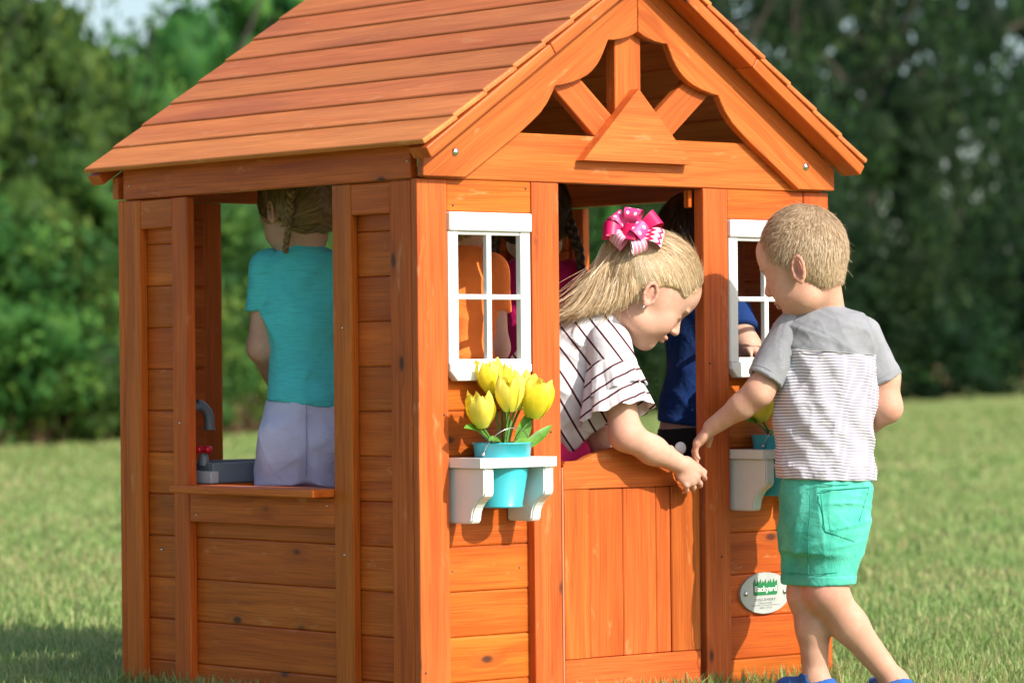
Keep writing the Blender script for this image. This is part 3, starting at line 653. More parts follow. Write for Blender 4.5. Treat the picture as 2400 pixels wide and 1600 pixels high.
a = np.linspace(0, np.pi, 18)
pipe = np.concatenate([np.c_[np.full(6, .048), np.full(6, .90), np.linspace(.50, .603, 6)], np.c_[.085 - .037 * np.cos(a), np.full(18, .90), .603 + .037 * np.sin(a)], np.c_[np.full(3, .122), np.full(3, .90), np.linspace(.600, .585, 3)]]) - np.array([.2, .92, .44])
V, F = tube_arrays(pipe, .0115, 14); link('tap_pipe', np_mesh('tap_pipe', V, F, smooth=True), GREY, sk)
V, F = lathe([(.0, 0), (.0135, 0), (.0135, .004), (.0, .004)], 18); link('tap_nozzle', np_mesh('tap_nozzle', V + np.array([.122 - .2, .90 - .92, .582 - .44]), F, smooth=True), GREY, sk)
for kx, ky in ((.052, .84), (.052, .96)):
    kb = empty('tap_knob', parent=sk)
    for dx, dy in ((.014, 0), (-.014, 0), (0, .014), (0, -.014), (0, 0)):
        bm = bmesh.new(); bmesh.ops.create_uvsphere(bm, u_segments=14, v_segments=10, radius=.0088); link('knob_ball', bm_mesh('knob_ball', bm, True), RED, kb, Matrix.Translation((kx + dx + .012 - .2, ky + dy - .92, .540 - .44)))
    V, F = lathe([(.012, 0), (.010, .02), (.005, .03), (.0, .03)], 14); link('knob_base', np_mesh('knob_base', V + np.array([kx + .012 - .2, ky - .92, .505 - .44]), F, smooth=True), GREY, kb)
# ================================================================== people: bodies grown from one distance field each
def nrm(v): v = np.asarray(v, float); return v / np.linalg.norm(v)
class Sdf:
    def __init__(s): s.ops = []
    def add(s, fn, lo, hi, k=.01, sub=False): s.ops.append((fn, np.array(lo, float), np.array(hi, float), k, sub)); return s
    def rc(s, a, b, ra, rb, k=.010, sub=False):
        a = np.asarray(a, float); b = np.asarray(b, float); ba = b - a; bb = ba @ ba + 1e-12
        def fn(X, Y, Z):
            px, py, pz = X - a[0], Y - a[1], Z - a[2]; h = np.clip((px * ba[0] + py * ba[1] + pz * ba[2]) / bb, 0, 1)
            return np.sqrt((px - h * ba[0]) ** 2 + (py - h * ba[1]) ** 2 + (pz - h * ba[2]) ** 2) - (ra + h * (rb - ra))
        r = max(ra, rb); return s.add(fn, np.minimum(a, b) - r, np.maximum(a, b) + r, k, sub)
    def chain(s, pts, rads, k=.010):
        for i in range(len(pts) - 1): s.rc(pts[i], pts[i + 1], rads[i], rads[i + 1], k)
        return s
    def el(s, c, r, M=None, k=.010, sub=False):
        c = np.asarray(c, float); r = np.asarray(r, float); M = np.eye(3) if M is None else np.asarray(M)
        def fn(X, Y, Z):
            dx, dy, dz = X - c[0], Y - c[1], Z - c[2]
            q = [(M[i, 0] * dx + M[i, 1] * dy + M[i, 2] * dz) / r[i] for i in range(3)]
            k0 = np.sqrt(q[0] ** 2 + q[1] ** 2 + q[2] ** 2); k1 = np.sqrt((q[0] / r[0]) ** 2 + (q[1] / r[1]) ** 2 + (q[2] / r[2]) ** 2) + 1e-9
            return k0 * (k0 - 1) / k1
        R = r.max(); return s.add(fn, c - R, c + R, k, sub)
    def loft(s, rows, k=.010, sub=False):
        """rows of (z, xcentre, xhalf, ycentre, yhalf): an upright body with an oval section"""
        R = np.array(sorted(rows), float); z, xc, rx, yc, ry = R.T
        def fn(X, Y, Z):
            zz = np.clip(Z, z[0], z[-1]); a = np.interp(zz, z, xc); b = np.interp(zz, z, rx); c = np.interp(zz, z, yc); d = np.interp(zz, z, ry)
            q = np.sqrt(((X - a) / b) ** 2 + ((Y - c) / d) ** 2); lat = (q - 1) * np.minimum(b, d) * .9
            dz = np.maximum(np.maximum(z[0] - Z, Z - z[-1]), -1)
            return np.where(dz > 0, np.sqrt(np.maximum(lat, 0) ** 2 + dz ** 2) + np.minimum(lat, 0) * 0, np.maximum(lat, dz))
        return s.add(fn, (min(xc - rx), min(yc - ry), z[0]), (max(xc + rx), max(yc + ry), z[-1]), k, sub)
    def cut(s, n, p): n = nrm(n); d0 = n @ np.asarray(p, float); s.ops.append(('cut', n, d0)); return s
    def disp(s, fn): s.ops.append(('disp', fn)); return s
    def mesh(s, h):
        prim = [o for o in s.ops if not isinstance(o[0], str) and not o[4]]
        lo = np.min([o[1] for o in prim], 0) - 3 * h; hi = np.max([o[2] for o in prim], 0) + 3 * h
        n = np.ceil((hi - lo) / h).astype(int) + 1
        ax = [(lo[i] + h * np.arange(n[i])).astype(np.float32) for i in range(3)]
        Gd = np.full(n, .08, np.float32)
        for o in s.ops:
            if o[0] == 'cut':
                _, nn, d0 = o; e = nn[0] * ax[0][:, None, None] + nn[1] * ax[1][None, :, None] + nn[2] * ax[2][None, None, :] - d0; np.maximum(Gd, e.astype(np.float32), out=Gd); continue
            if o[0] == 'disp':
                Gd += o[1](ax[0][:, None, None], ax[1][None, :, None], ax[2][None, None, :]).astype(np.float32); continue
            fn, a, b, k, sub = o; m = k + 2.5 * h
            i0 = np.clip(np.floor((a - m - lo) / h).astype(int), 0, n - 1); i1 = np.clip(np.ceil((b + m - lo) / h).astype(int) + 1, 1, n)
            if np.any(i1 <= i0): continue
            sl = tuple(slice(p, q) for p, q in zip(i0, i1))
            e = fn(ax[0][sl[0]][:, None, None], ax[1][sl[1]][None, :, None], ax[2][sl[2]][None, None, :]); g = Gd[sl]
            if sub: e = -e; hh = np.maximum(k - np.abs(g - e), 0) / k; Gd[sl] = np.maximum(g, e) + hh * hh * k * .25
            else: hh = np.maximum(k - np.abs(g - e), 0) / k; Gd[sl] = np.minimum(g, e) - hh * hh * k * .25
        return surface_nets(Gd, lo, h)
def surface_nets(Gd, lo, h):
    n = np.array(Gd.shape); ins = Gd < 0
    c = [ins[a:n[0] - 1 + a, b:n[1] - 1 + b, d:n[2] - 1 + d] for a in (0, 1) for b in (0, 1) for d in (0, 1)]
    cnt = np.zeros(c[0].shape, np.uint8)
    for q in c: cnt += q
    act = np.argwhere((cnt > 0) & (cnt < 8)); m = len(act)
    vid = np.full(c[0].shape, -1, np.int32); vid[act[:, 0], act[:, 1], act[:, 2]] = np.arange(m)
    offs = np.array([(a, b, d) for a in (0, 1) for b in (0, 1) for d in (0, 1)])
    val = np.stack([Gd[act[:, 0] + o[0], act[:, 1] + o[1], act[:, 2] + o[2]] for o in offs], 1)
    acc = np.zeros((m, 3)); w_ = np.zeros(m)
    for i in range(8):
        for j in range(i + 1, 8):
            if np.abs(offs[i] - offs[j]).sum() != 1: continue
            va, vb = val[:, i], val[:, j]; x = (va < 0) != (vb < 0); t = np.where(x, va / np.where(x, va - vb, 1), 0)
            acc += np.where(x[:, None], offs[i] + t[:, None] * (offs[j] - offs[i]), 0); w_ += x
    V = lo + h * (act + acc / w_[:, None]); Q = []
    for axis in range(3):
        a = [slice(None)] * 3; b = [slice(None)] * 3; a[axis] = slice(0, -1); b[axis] = slice(1, None)
        s0, s1 = ins[tuple(a)], ins[tuple(b)]; e = np.argwhere(s0 != s1); u, v = [(1, 2), (2, 0), (0, 1)][axis]
        ok = (e[:, u] > 0) & (e[:, v] > 0) & (e[:, u] < n[u] - 1) & (e[:, v] < n[v] - 1); e = e[ok]; flip = s0[tuple(e.T)]
        def cell(du, dv):
            f = e.copy(); f[:, u] -= du; f[:, v] -= dv; return vid[tuple(f.T)]
        q = np.stack([cell(1, 1), cell(0, 1), cell(0, 0), cell(1, 0)], 1); q[~flip] = q[~flip][:, ::-1]; Q.append(q)
    return V, np.concatenate(Q)

class Fig:
    """a person's own frame: x across the view, y away, z up, in metres about a chosen distance"""
    def __init__(s, dep, name, label, base_px):
        s.dep = dep; p = CAM + CF * dep + CR * ((base_px - 1200) / FPX * dep); s.base = np.array([p[0], p[1], 0.0])
        s.root = tag(empty('person', tuple(s.base)), label, 'person', 'children playing at the playhouse')
    def L(s, px, py, Y=0.0): return np.array([(px - 1200) / FPX * (s.dep + Y), Y, -(py - 800) / FPX * (s.dep + Y)])
    def m(s, px): return px * s.dep / FPX
    def loc(s, V): return CAM + CR * V[..., 0:1] + CF * (s.dep + V[..., 1:2]) + CU * V[..., 2:3] - s.base
    def row(s, py, l, r, ry, yc=0.0): return (-(py - 800) / FPX * s.dep, ((l + r) / 2 - 1200) / FPX * s.dep, (r - l) / 2 * s.dep / FPX, yc, ry)
    def down(s, q):
        """drop a point to the ground"""
        g = CAM + CR * q[0] + CF * (s.dep + q[1]) + CU * q[2]; q2 = np.array(q, float); q2[2] -= g[2]; return q2
    def put(s, name, VF, mat, attrs=None, smooth=True, parent=None):
        V, F = VF; A = {k: f(V) for k, f in (attrs or {}).items()}
        return link(name, np_mesh(name, s.loc(V), F, smooth=smooth, attrs=A), mat, parent or s.root)

def folds(seed, amp, scale, stretch=(1, 1, 1), n=7):
    g = np.random.default_rng(seed); ks = [(nrm(g.normal(0, 1, 3) * np.array(stretch)) * scale * g.uniform(.5, 1.6), g.uniform(0, 6.3)) for _ in range(n)]; ws = [(g.normal(0, 1, 3) * scale * .35, g.uniform(0, 6)) for _ in range(n)]
    def f(X, Y, Z):
        t = 0
        for (k, p), (q, r) in zip(ks, ws): t = t + np.sin(k[0] * X + k[1] * Y + k[2] * Z + p + 1.4 * np.sin(q[0] * X + q[1] * Y + q[2] * Z + r))
        return amp * (t / n ** .5)
    return f
def creases(seed, amp, scale, stretch=(1, 1, 1), n=4, p=4):
    g = np.random.default_rng(seed); ks = [(nrm(g.normal(0, 1, 3) * np.array(stretch)) * scale * g.uniform(.6, 1.5), g.uniform(0, 6.3), g.normal(0, 1, 3) * scale * .5, g.uniform(0, 6)) for _ in range(n)]
    def f(X, Y, Z):
        t = 0
        for k, ph, q, r in ks:
            w_ = 1.7 * np.sin(q[0] * X + q[1] * Y + q[2] * Z + r); t = t + (1 - np.abs(np.sin(k[0] * X + k[1] * Y + k[2] * Z + ph + w_))) ** p * (.5 + .5 * np.sin(q[2] * X - q[0] * Z + q[1] * Y + 2 * r))
        return -amp * t
    return f
def head_frame(yaw_fwd, pitch, roll=0.0):
    """rows: person's right, forward, up, in figure axes"""
    f0 = nrm([yaw_fwd[0], yaw_fwd[1], 0]); up0 = np.array([0, 0, 1.0]); f = f0 * math.cos(pitch) - up0 * math.sin(pitch); u = f0 * math.sin(pitch) + up0 * math.cos(pitch); r = np.cross(f, u)
    r2 = r * math.cos(roll) + u * math.sin(roll); u2 = u * math.cos(roll) - r * math.sin(roll)
    return np.stack([r2, f, u2])
class Head:
    def __init__(s, c, M, sc, v=(1, 1, 1)): s.c = np.asarray(c, float); s.M = M; s.s = sc; s.v = np.array(v, float); s.caps = CAPS
    def P(s, x, y, z): return s.c + s.s * (x * s.v[0] * s.M[0] + y * s.v[1] * s.M[1] + z * s.v[2] * s.M[2])
    def local(s, V): return ((V - s.c) @ s.M.T) / (s.s * s.v)
    def build(s, S, neck_to, nr=.034, ears=True, detail=True):
        q = s.s; E = lambda c, r, k=.010, sub=False: S.el(s.P(*c), np.array(r) * q * s.v, s.M, k * q, sub); R = lambda a, b, ra, rb, k=.006, sub=False: S.rc(s.P(*a), s.P(*b), ra * q, rb * q, k * q, sub)
        S.rc(s.P(0, -.026, -.042), neck_to, nr * 1.08, nr * 1.10, .018)
        E((0, -.012, .022), (.0700, .0880, .0780), .01); E((0, .030, -.012), (.0590, .0520, .0700), .02)
        for sx in (-1, 1):
            E((sx * .031, .046, -.036), (.026, .026, .027), .016); E((sx * .034, .012, -.058), (.027, .038, .026), .018)
        E((0, .052, -.080), (.021, .020, .017), .016); E((0, .036, -.068), (.034, .034, .022), .016); E((0, .066, .034), (.042, .018, .028), .02)
        if getattr(s, 'brow', False): E((0, .036, .040), (.056, .050, .052), .02)
        if detail:
            for sx in (-1, 1):
                E((sx * .0285, .0830, -.003), (.0165, .0105, .0095), .008, True); E((sx * .0280, .0640, -.004), (.0128, .0128, .0120), .002)
                E((sx * .0290, .0770, .0135), (.017, .0050, .0038), .007)
            R((0, .0750, .002), (0, .0905, -.026), .0060, .0078, .007); E((0, .0895, -.0285), (.0078, .0075, .0066), .004)
            for sx in (-1, 1): E((sx * .0076, .0835, -.0310), (.0054, .0062, .0048), .003)
            E((0, .0780, -.0500), (.0170, .0085, .0060), .005); E((0, .0815, -.0485), (.0120, .0048, .0032), .003); E((0, .0790, -.0575), (.0115, .0055, .0040), .003)
            E((0, .0870, -.0530), (.0190, .0060, .0011), .0015, True)
        if ears:
            for sx in (-1, 1):
                E((sx * .0690, -.010, -.013), (.0075, .0120, .0200), .006)
                ring = []
                for a in np.linspace(-.35, 1.30, 10) * math.pi: ring.append((sx * (.0765 + .0055 * (math.cos(a - .45 * math.pi) < .6) * 0 + .004 * max(0, -math.cos(a))), -.0105 + (.0128 * math.cos(a)) - .0045 * math.sin(a), -.0105 + .0208 * math.sin(a)))
                ring = ring[::-1]
                for a, b in zip(ring[:-1], ring[1:]): R(a, b, .0033, .0033, .003)
                E((sx * .0750, -.006, -.0310), (.0042, .0065, .0075), .005); E((sx * .0800, -.0065, -.0100), (.0055, .0062, .0100), .003, True); R((sx * .0765, -.0135, .000), (sx * .0755, -.0115, -.019), .0024, .0024, .003)
        return S
CAPS = [((0, -.013, .023), (.0752, .0930, .0835)), ((0, -.046, -.022), (.0600, .0530, .0560))]
def hair_cap(H, S=None, infl=1.0, lift=0.0, nape=-.074, side=None):
    side = lift * .6 if side is None else side
    S = S or Sdf(); q = H.s
    for c, r in H.caps: S.el(H.P(*c), np.array(r) * q * infl * H.v, H.M, .012)
    S.el(H.P(0, .100, -.035 + lift), np.array([.075, .073, .090]) * q * H.v, H.M, .008, True)
    for sx in (-1, 1): S.el(H.P(sx * .078, .036, -.060 + side), np.array([.045, .050, .058]) * q * H.v, H.M, .008, True); S.el(H.P(sx * .078, -.006, -.022), np.array([.018, .021, .030]) * q, H.M, .004, True)
    S.cut(-H.M[2], H.P(0, 0, nape))
    return S
def push_out(H, P, infl):
    q = H.local(P)
    for c, r in H.caps:
        d = (q - np.array(c)) / (np.array(r) * infl); k = np.linalg.norm(d, axis=1); ins = k < 1
        q[ins] = np.array(c) + d[ins] / k[ins][:, None] * (np.array(r) * infl)
    return H.c + (q * (H.s * H.v)) @ H.M
def ribbons(paths, w0, w1, face=None, rough=.35):
    """paths (n, m, 3) -> thin three-sided strands, with a per-strand random number"""
    P = np.asarray(paths); n, m, _ = P.shape; t = np.gradient(P, axis=1); t /= np.linalg.norm(t, axis=2)[..., None] + 1e-9
    a = np.cross(t, rng.normal(0, rough, (n, 1, 3)) + (np.array([-.1, -.9, .4]) if face is None else face)); a /= np.linalg.norm(a, axis=2)[..., None] + 1e-9
    wd = np.broadcast_to(np.linspace(w0, w1, m)[None, :, None], (n, m, 1)) * rng.uniform(.6, 1.4, (n, 1, 1))
    V = np.stack([P + a * wd, P - a * wd], 2).reshape(-1, 3)
    i = (np.arange(n)[:, None] * m + np.arange(m - 1)[None]).ravel() * 2; F = np.stack([i, i + 1, i + 3, i + 2], 1)
    return (V, F), np.repeat(rng.random(n), m * 2)
def strands_on(H, V, count, length, flow, steps=5, lift=.0, infl=1.02, jitter=.25, w0=.0007, w1=.0003):
    ql = H.local(V); kk = np.min([np.linalg.norm((ql - np.array(c)) / np.array(r), axis=1) for c, r in H.caps], 0); V = V[kk > .972 * infl]   # outer face only
    idx = rng.integers(0, len(V), count); p = V[idx].copy(); out = [p]; L_ = length * rng.uniform(.6, 1.25, count) / steps
    jit = rng.normal(0, jitter, (count, 3)); lf = np.abs(rng.normal(lift, lift * .6, count))
    for k in range(steps):
        d = flow(H.local(p)); d = d / (np.linalg.norm(d, axis=1)[:, None] + 1e-9); d = d @ H.M + jit; d /= np.linalg.norm(d, axis=1)[:, None]
        nn = nrm_rows(p - H.P(0, -.012, .01)); d = d - nn * np.sum(d * nn, 1)[:, None] * .8 + nn * lf[:, None]
        p = p + d * L_[:, None]; p = push_out(H, p, infl); out.append(p)
    out = np.stack(out, 1); fc = out - H.P(0, -.012, .01); fc /= np.linalg.norm(fc, axis=2)[..., None]
    return ribbons(out, w0, w1, fc, .30)
def nrm_rows(v): return v / (np.linalg.norm(v, axis=1)[:, None] + 1e-9)
def braid(pts, R, wob=0.0):
    pts = np.asarray(pts, float); t = np.linspace(0, 1, 40); cum = np.r_[0, np.cumsum(np.linalg.norm(np.diff(pts, axis=0), axis=1))]; cum /= cum[-1]
    c = np.stack([np.interp(t, cum, pts[:, i]) for i in range(3)], 1); Lth = np.sum(np.linalg.norm(np.diff(c, axis=0), axis=1))
    t2 = np.linspace(0, 1, max(30, int(Lth / .004))); c = np.stack([np.interp(t2, t, c[:, i]) for i in range(3)], 1); tg = nrm_rows(np.gradient(c, axis=0)); sd = nrm_rows(np.cross(tg, np.array([0, 1., 0]))); nn = np.cross(sd, tg)
    lam = R * 4.2; out = []; rr = R * (1 - .35 * t2)
    for j in range(3):
        ph = 2 * np.pi * (t2 * Lth / lam + j / 3); P = c + sd * (np.sin(ph) * rr * .55)[:, None] + nn * (np.sin(2 * ph) * rr * .32)[:, None]; out.append(tube_arrays(P, rr * .52, 9))
    return join_arrays(out)
def hand(S, wr, d, n, th, sc=1.0, curl=(.5, .55, .6, .7), spread=.0, thumb=(.5, .7, .45), lens=(.040, .045, .041, .032)):
    """wr wrist, d along the fingers, n out of the palm, th towards the thumb side"""
    d = nrm(d); th = nrm(np.asarray(th) - d * (np.asarray(th) @ d)); n = nrm(n - d * (n @ d) - th * (n @ th)); q = sc
    S.el(wr + d * .030 * q, np.array([.031, .0270, .0120]) * q, np.stack([d, th, n]), .008); S.el(wr + d * .024 * q + th * .014 * q + n * .004 * q, np.array([.020, .012, .012]) * q, np.stack([d, th, n]), .008)
    for i in range(4):
        b = wr + d * (.050 - .003 * abs(i - 1.2)) * q + th * (.0205 - .0140 * i) * q; dd = nrm(d + th * (spread * (1.5 - i))); r = (.0060, .0062, .0060, .0053)[i] * q; L_ = lens[i] * q
        S.el(b - n * .002, np.array([.007, .0064, .0076]) * q, np.stack([d, th, n]), .005); a = 0
        for j, (fr, cf) in enumerate(((.45, .8), (.32, 1.0), (.25, .75))):
            a += curl[i] * cf; v = dd * math.cos(a) + n * math.sin(a); e = b + v * L_ * fr; S.rc(b, e, r * (1 - .07 * j), r * (1 - .07 * (j + 1)), .0022); b = e
    b = wr + d * .012 * q + th * .018 * q + n * .004 * q; v = nrm(d * thumb[0] + th * thumb[1] + n * thumb[2])
    e = b + v * .026 * q; S.rc(b, e, .0095 * q, .0075 * q, .006); v2 = nrm(v + d * .35 + n * .1); S.rc(e, e + v2 * .022 * q, .0074 * q, .0060 * q, .003)
    return S

def skin_mat(name, c0, c1, hc=(.30, .20, .10)):
    m, nt, b = newmat(name); tc = N(nt, 'ShaderNodeTexCoord'); f = noise(nt, tc.outputs['Object'], 30, 5, .7)
    c = ramp(nt, f, [(.25, tuple(a * .9 for a in c0)), (.5, c0), (.78, c1)]); f3 = noise(nt, tc.outputs['Object'], 9, 3, .6)
    c = mixc(nt, mth(nt, 'MULTIPLY', mth(nt, 'SUBTRACT', f3, .42, clamp=True), 1.6, clamp=True), c, (c0[0] * .95, c0[1] * .80, c0[2] * .76))
    c = mixc(nt, mth(nt, 'MULTIPLY', attr(nt, 'red'), .55, clamp=True), c, (.60, .215, .165)); c = mixc(nt, mth(nt, 'MULTIPLY', attr(nt, 'dark'), .85, clamp=True), c, (.06, .03, .018)); c = mixc(nt, mth(nt, 'MULTIPLY', attr(nt, 'hmask'), .75, clamp=True), c, hc)
    nt.links.new(c, b.inputs['Base Color']); setp(b, rough=.58, spec=.22, sss=.10, ssss=.012, sssr=(1, .35, .2))
    f2 = noise(nt, tc.outputs['Object'], 170, 3, .6); bump(nt, b, f2, .22, .0012)
    return m
SKIN = skin_mat('skin_light', (.60, .355, .265), (.70, .455, .355)); SKINB = skin_mat('skin_boy', (.57, .325, .232), (.67, .420, .318), (.36, .24, .125)); SKIN2 = skin_mat('skin_tan', (.48, .27, .18), (.58, .35, .25))
def hair_mat(name, stops, rough=.38):
    m, nt, b = newmat(name); tc = N(nt, 'ShaderNodeTexCoord'); c = ramp(nt, attr(nt, 'rnd'), stops)
    nt.links.new(c, b.inputs['Base Color']); setp(b, rough=rough, spec=.5)
    t = N(nt, 'ShaderNodeBsdfTranslucent'); nt.links.new(c, t.inputs[0]); mx = N(nt, 'ShaderNodeMixShader'); mx.inputs[0].default_value = .18
    nt.links.new(b.outputs[0], mx.inputs[1]); nt.links.new(t.outputs[0], mx.inputs[2]); nt.links.new(mx.outputs[0], nt.nodes['Material Output'].inputs[0])
    return m
BLOND = hair_mat('hair_blond', [(0, (.36, .225, .115)), (.3, (.60, .42, .235)), (.65, (.82, .635, .40)), (1, (.95, .83, .61))], .36)
SANDY = hair_mat('hair_sandy', [(0, (.46, .315, .185)), (.5, (.64, .475, .305)), (1, (.80, .65, .46))], .42)
BROWN = hair_mat('hair_brown', [(0, (.030, .017, .009)), (.6, (.075, .042, .022)), (1, (.15, .088, .046))])
DKBLOND = hair_mat('hair_dark_blond', [(0, (.16, .095, .04)), (.5, (.28, .18, .08)), (1, (.44, .30, .14))])
def hairline(q, lift=0.0, side=None, nape=-.070, soft=.11):
    side = lift * .6 if side is None else side
    x, y, z = q.T; f = ((x / .075) ** 2 + ((y - .1) / .073) ** 2 + ((z + .035 - lift) / .09) ** 2) - 1
    sd = np.minimum(*[(((x - s * .078) / .045) ** 2 + ((y - .036) / .05) ** 2 + ((z + .06 - side) / .058) ** 2) - 1 for s in (-1, 1)]); er = np.minimum(*[(((x - s * .08) / .020) ** 2 + ((y + .006) / .022) ** 2 + ((z + .020) / .034) ** 2) - 1 for s in (-1, 1)])
    m = np.minimum(np.minimum(f, sd * .7), np.minimum(er, (z - nape - .054 - .9 * y) * 14)); nz = .07 * np.sin(x * 900 + 3 * np.sin(z * 500)) * np.sin(y * 800 + 2 * np.sin(x * 400))
    return np.clip((m + soft * .9 + nz) / (soft * 1.6), 0, 1) * (np.abs(x) < .0735) * (z > -.085)
def face_attrs(H, joints=(), lift=0.0, side=None, nape=-.070):
    def red(V):
        q = H.local(V); lip = np.exp(-((q[:, 0] / .017) ** 2 + ((q[:, 1] - .083) / .010) ** 2 + ((q[:, 2] + .0525) / .0075) ** 2) ** 1.5)
        chk = sum(.55 * np.exp(-(((q[:, 0] - s * .036) / .018) ** 2 + ((q[:, 1] - .058) / .03) ** 2 + ((q[:, 2] + .034) / .018) ** 2)) for s in (-1, 1)); ear = sum(.7 * np.exp(-(((q[:, 0] - s * .078) / .012) ** 2 + ((q[:, 1] + .01) / .02) ** 2 + ((q[:, 2] + .008) / .032) ** 2)) for s in (-1, 1))
        jn = sum((am * np.exp(-np.sum((V - p) ** 2, 1) / r ** 2) for p, r, am in joints), 0.0)
        return np.clip(lip * 1.3 + chk + ear + jn, 0, 1)
    def dark(V):
        q = H.local(V); lash = sum(np.exp(-(((q[:, 0] - s * .0285) / .0125) ** 2 + ((q[:, 1] - .075) / .008) ** 2 + ((q[:, 2] + .009) / .0022) ** 2) ** 2) for s in (-1, 1)); brow = sum(.5 * np.exp(-(((q[:, 0] - s * .030) / .015) ** 2 + ((q[:, 1] - .079) / .009) ** 2 + ((q[:, 2] - .017) / .0028) ** 2) ** 2) for s in (-1, 1))
        ear = sum(.45 * np.exp(-(((q[:, 0] - s * .0765) / .006) ** 2 + ((q[:, 1] + .004) / .005) ** 2 + ((q[:, 2] + .013) / .008) ** 2)) for s in (-1, 1)); nos = sum(.6 * np.exp(-(((q[:, 0] - s * .005) / .003) ** 2 + ((q[:, 1] - .086) / .004) ** 2 + ((q[:, 2] + .0352) / .0025) ** 2)) for s in (-1, 1))
        return np.clip(lash + brow + ear + nos, 0, 1)
    return dict(red=red, dark=dark, hmask=lambda V: hairline(H.local(V), lift, side, nape))
def rnd_attr(seed, sc=160):
    f = folds(seed, .25, sc, n=6)
    return lambda V: np.clip(.45 + f(V[:, 0], V[:, 1], V[:, 2]), 0, 1)
def feet(F_, S, ankle, fwd, r=.030):
    """foot from an ankle point standing on the ground, toes along fwd"""
    fwd = nrm([fwd[0], fwd[1], 0]); g = F_.down(ankle); h = np.array([0, 0, .022])
    S.rc(ankle, g + h - fwd * .012, r, .028, .012); S.rc(g + h - fwd * .018, g + h * .9 + fwd * .070, .027, .023, .014); S.rc(g + h * .8 + fwd * .06, g + h * .7 + fwd * .105, .024, .016, .014)
    return g
def stripe_mat(name, base, line, pitch, duty, zone_col=None, soft=.06):
    m, nt, b = newmat(name); tc = N(nt, 'ShaderNodeTexCoord')
    v = mth(nt, 'FRACT', mth(nt, 'DIVIDE', attr(nt, 'sc'), pitch)); d = mth(nt, 'ABSOLUTE', mth(nt, 'SUBTRACT', v, .5))
    f = mth(nt, 'MULTIPLY', mth(nt, 'SUBTRACT', duty / 2 + soft / 2, d), 1 / soft, clamp=True)
    nz = noise(nt, tc.outputs['Object'], 18, 5); bc = ramp(nt, nz, [(.3, tuple(a * .9 for a in base)), (.7, base)])
    c = mixc(nt, f, bc, line)
    if zone_col:
        z = ramp(nt, nz, [(.3, tuple(a * .82 for a in zone_col)), (.7, zone_col)]); c = mixc(nt, mth(nt, 'GREATER_THAN', attr(nt, 'zone'), 0.0), c, z)
    nt.links.new(c, b.inputs['Base Color']); setp(b, rough=.9, spec=.15); weave(nt, b, tc, .32)
    return m
GREYT = (.285, .295, .325)
M_BOYSHIRT = stripe_mat('boy_shirt', (.74, .74, .77), (.27, .24, .33), .0064, .42, GREYT, .18)
M_GREY = fabric('grey_jersey', GREYT, var=.18); M_SHORTS = fabric('mint_twill', (.045, .50, .37), (.14, .64, .49), var=.22, s=.5)
M_TURQ = fabric('turquoise_slub', (.10, .66, .72), var=.10, slub=.45); M_LAV = fabric('lavender_twill', (.62, .62, .84), var=.07, s=.5)
M_ORANGE = fabric('orange_jersey', (1.0, .235, .05), var=.12); M_MAG = fabric('magenta_jersey', (.52, .010, .115), var=.15); M_BLUE = fabric('blue_jersey', (.012, .045, .19), var=.25, s=.5); M_BLACK = fabric('black_shorts', (.02, .018, .018), var=.2); M_PINK = fabric('pink_shorts', (.75, .03, .17), var=.1)
M_STRIPE = stripe_mat('striped_top', (.78, .78, .83), (.075, .012, .020), .0305, .145, soft=.03); M_RUFF = stripe_mat('striped_ruffle', (.79, .79, .84), (.075, .012, .020), .0275, .16, soft=.03)

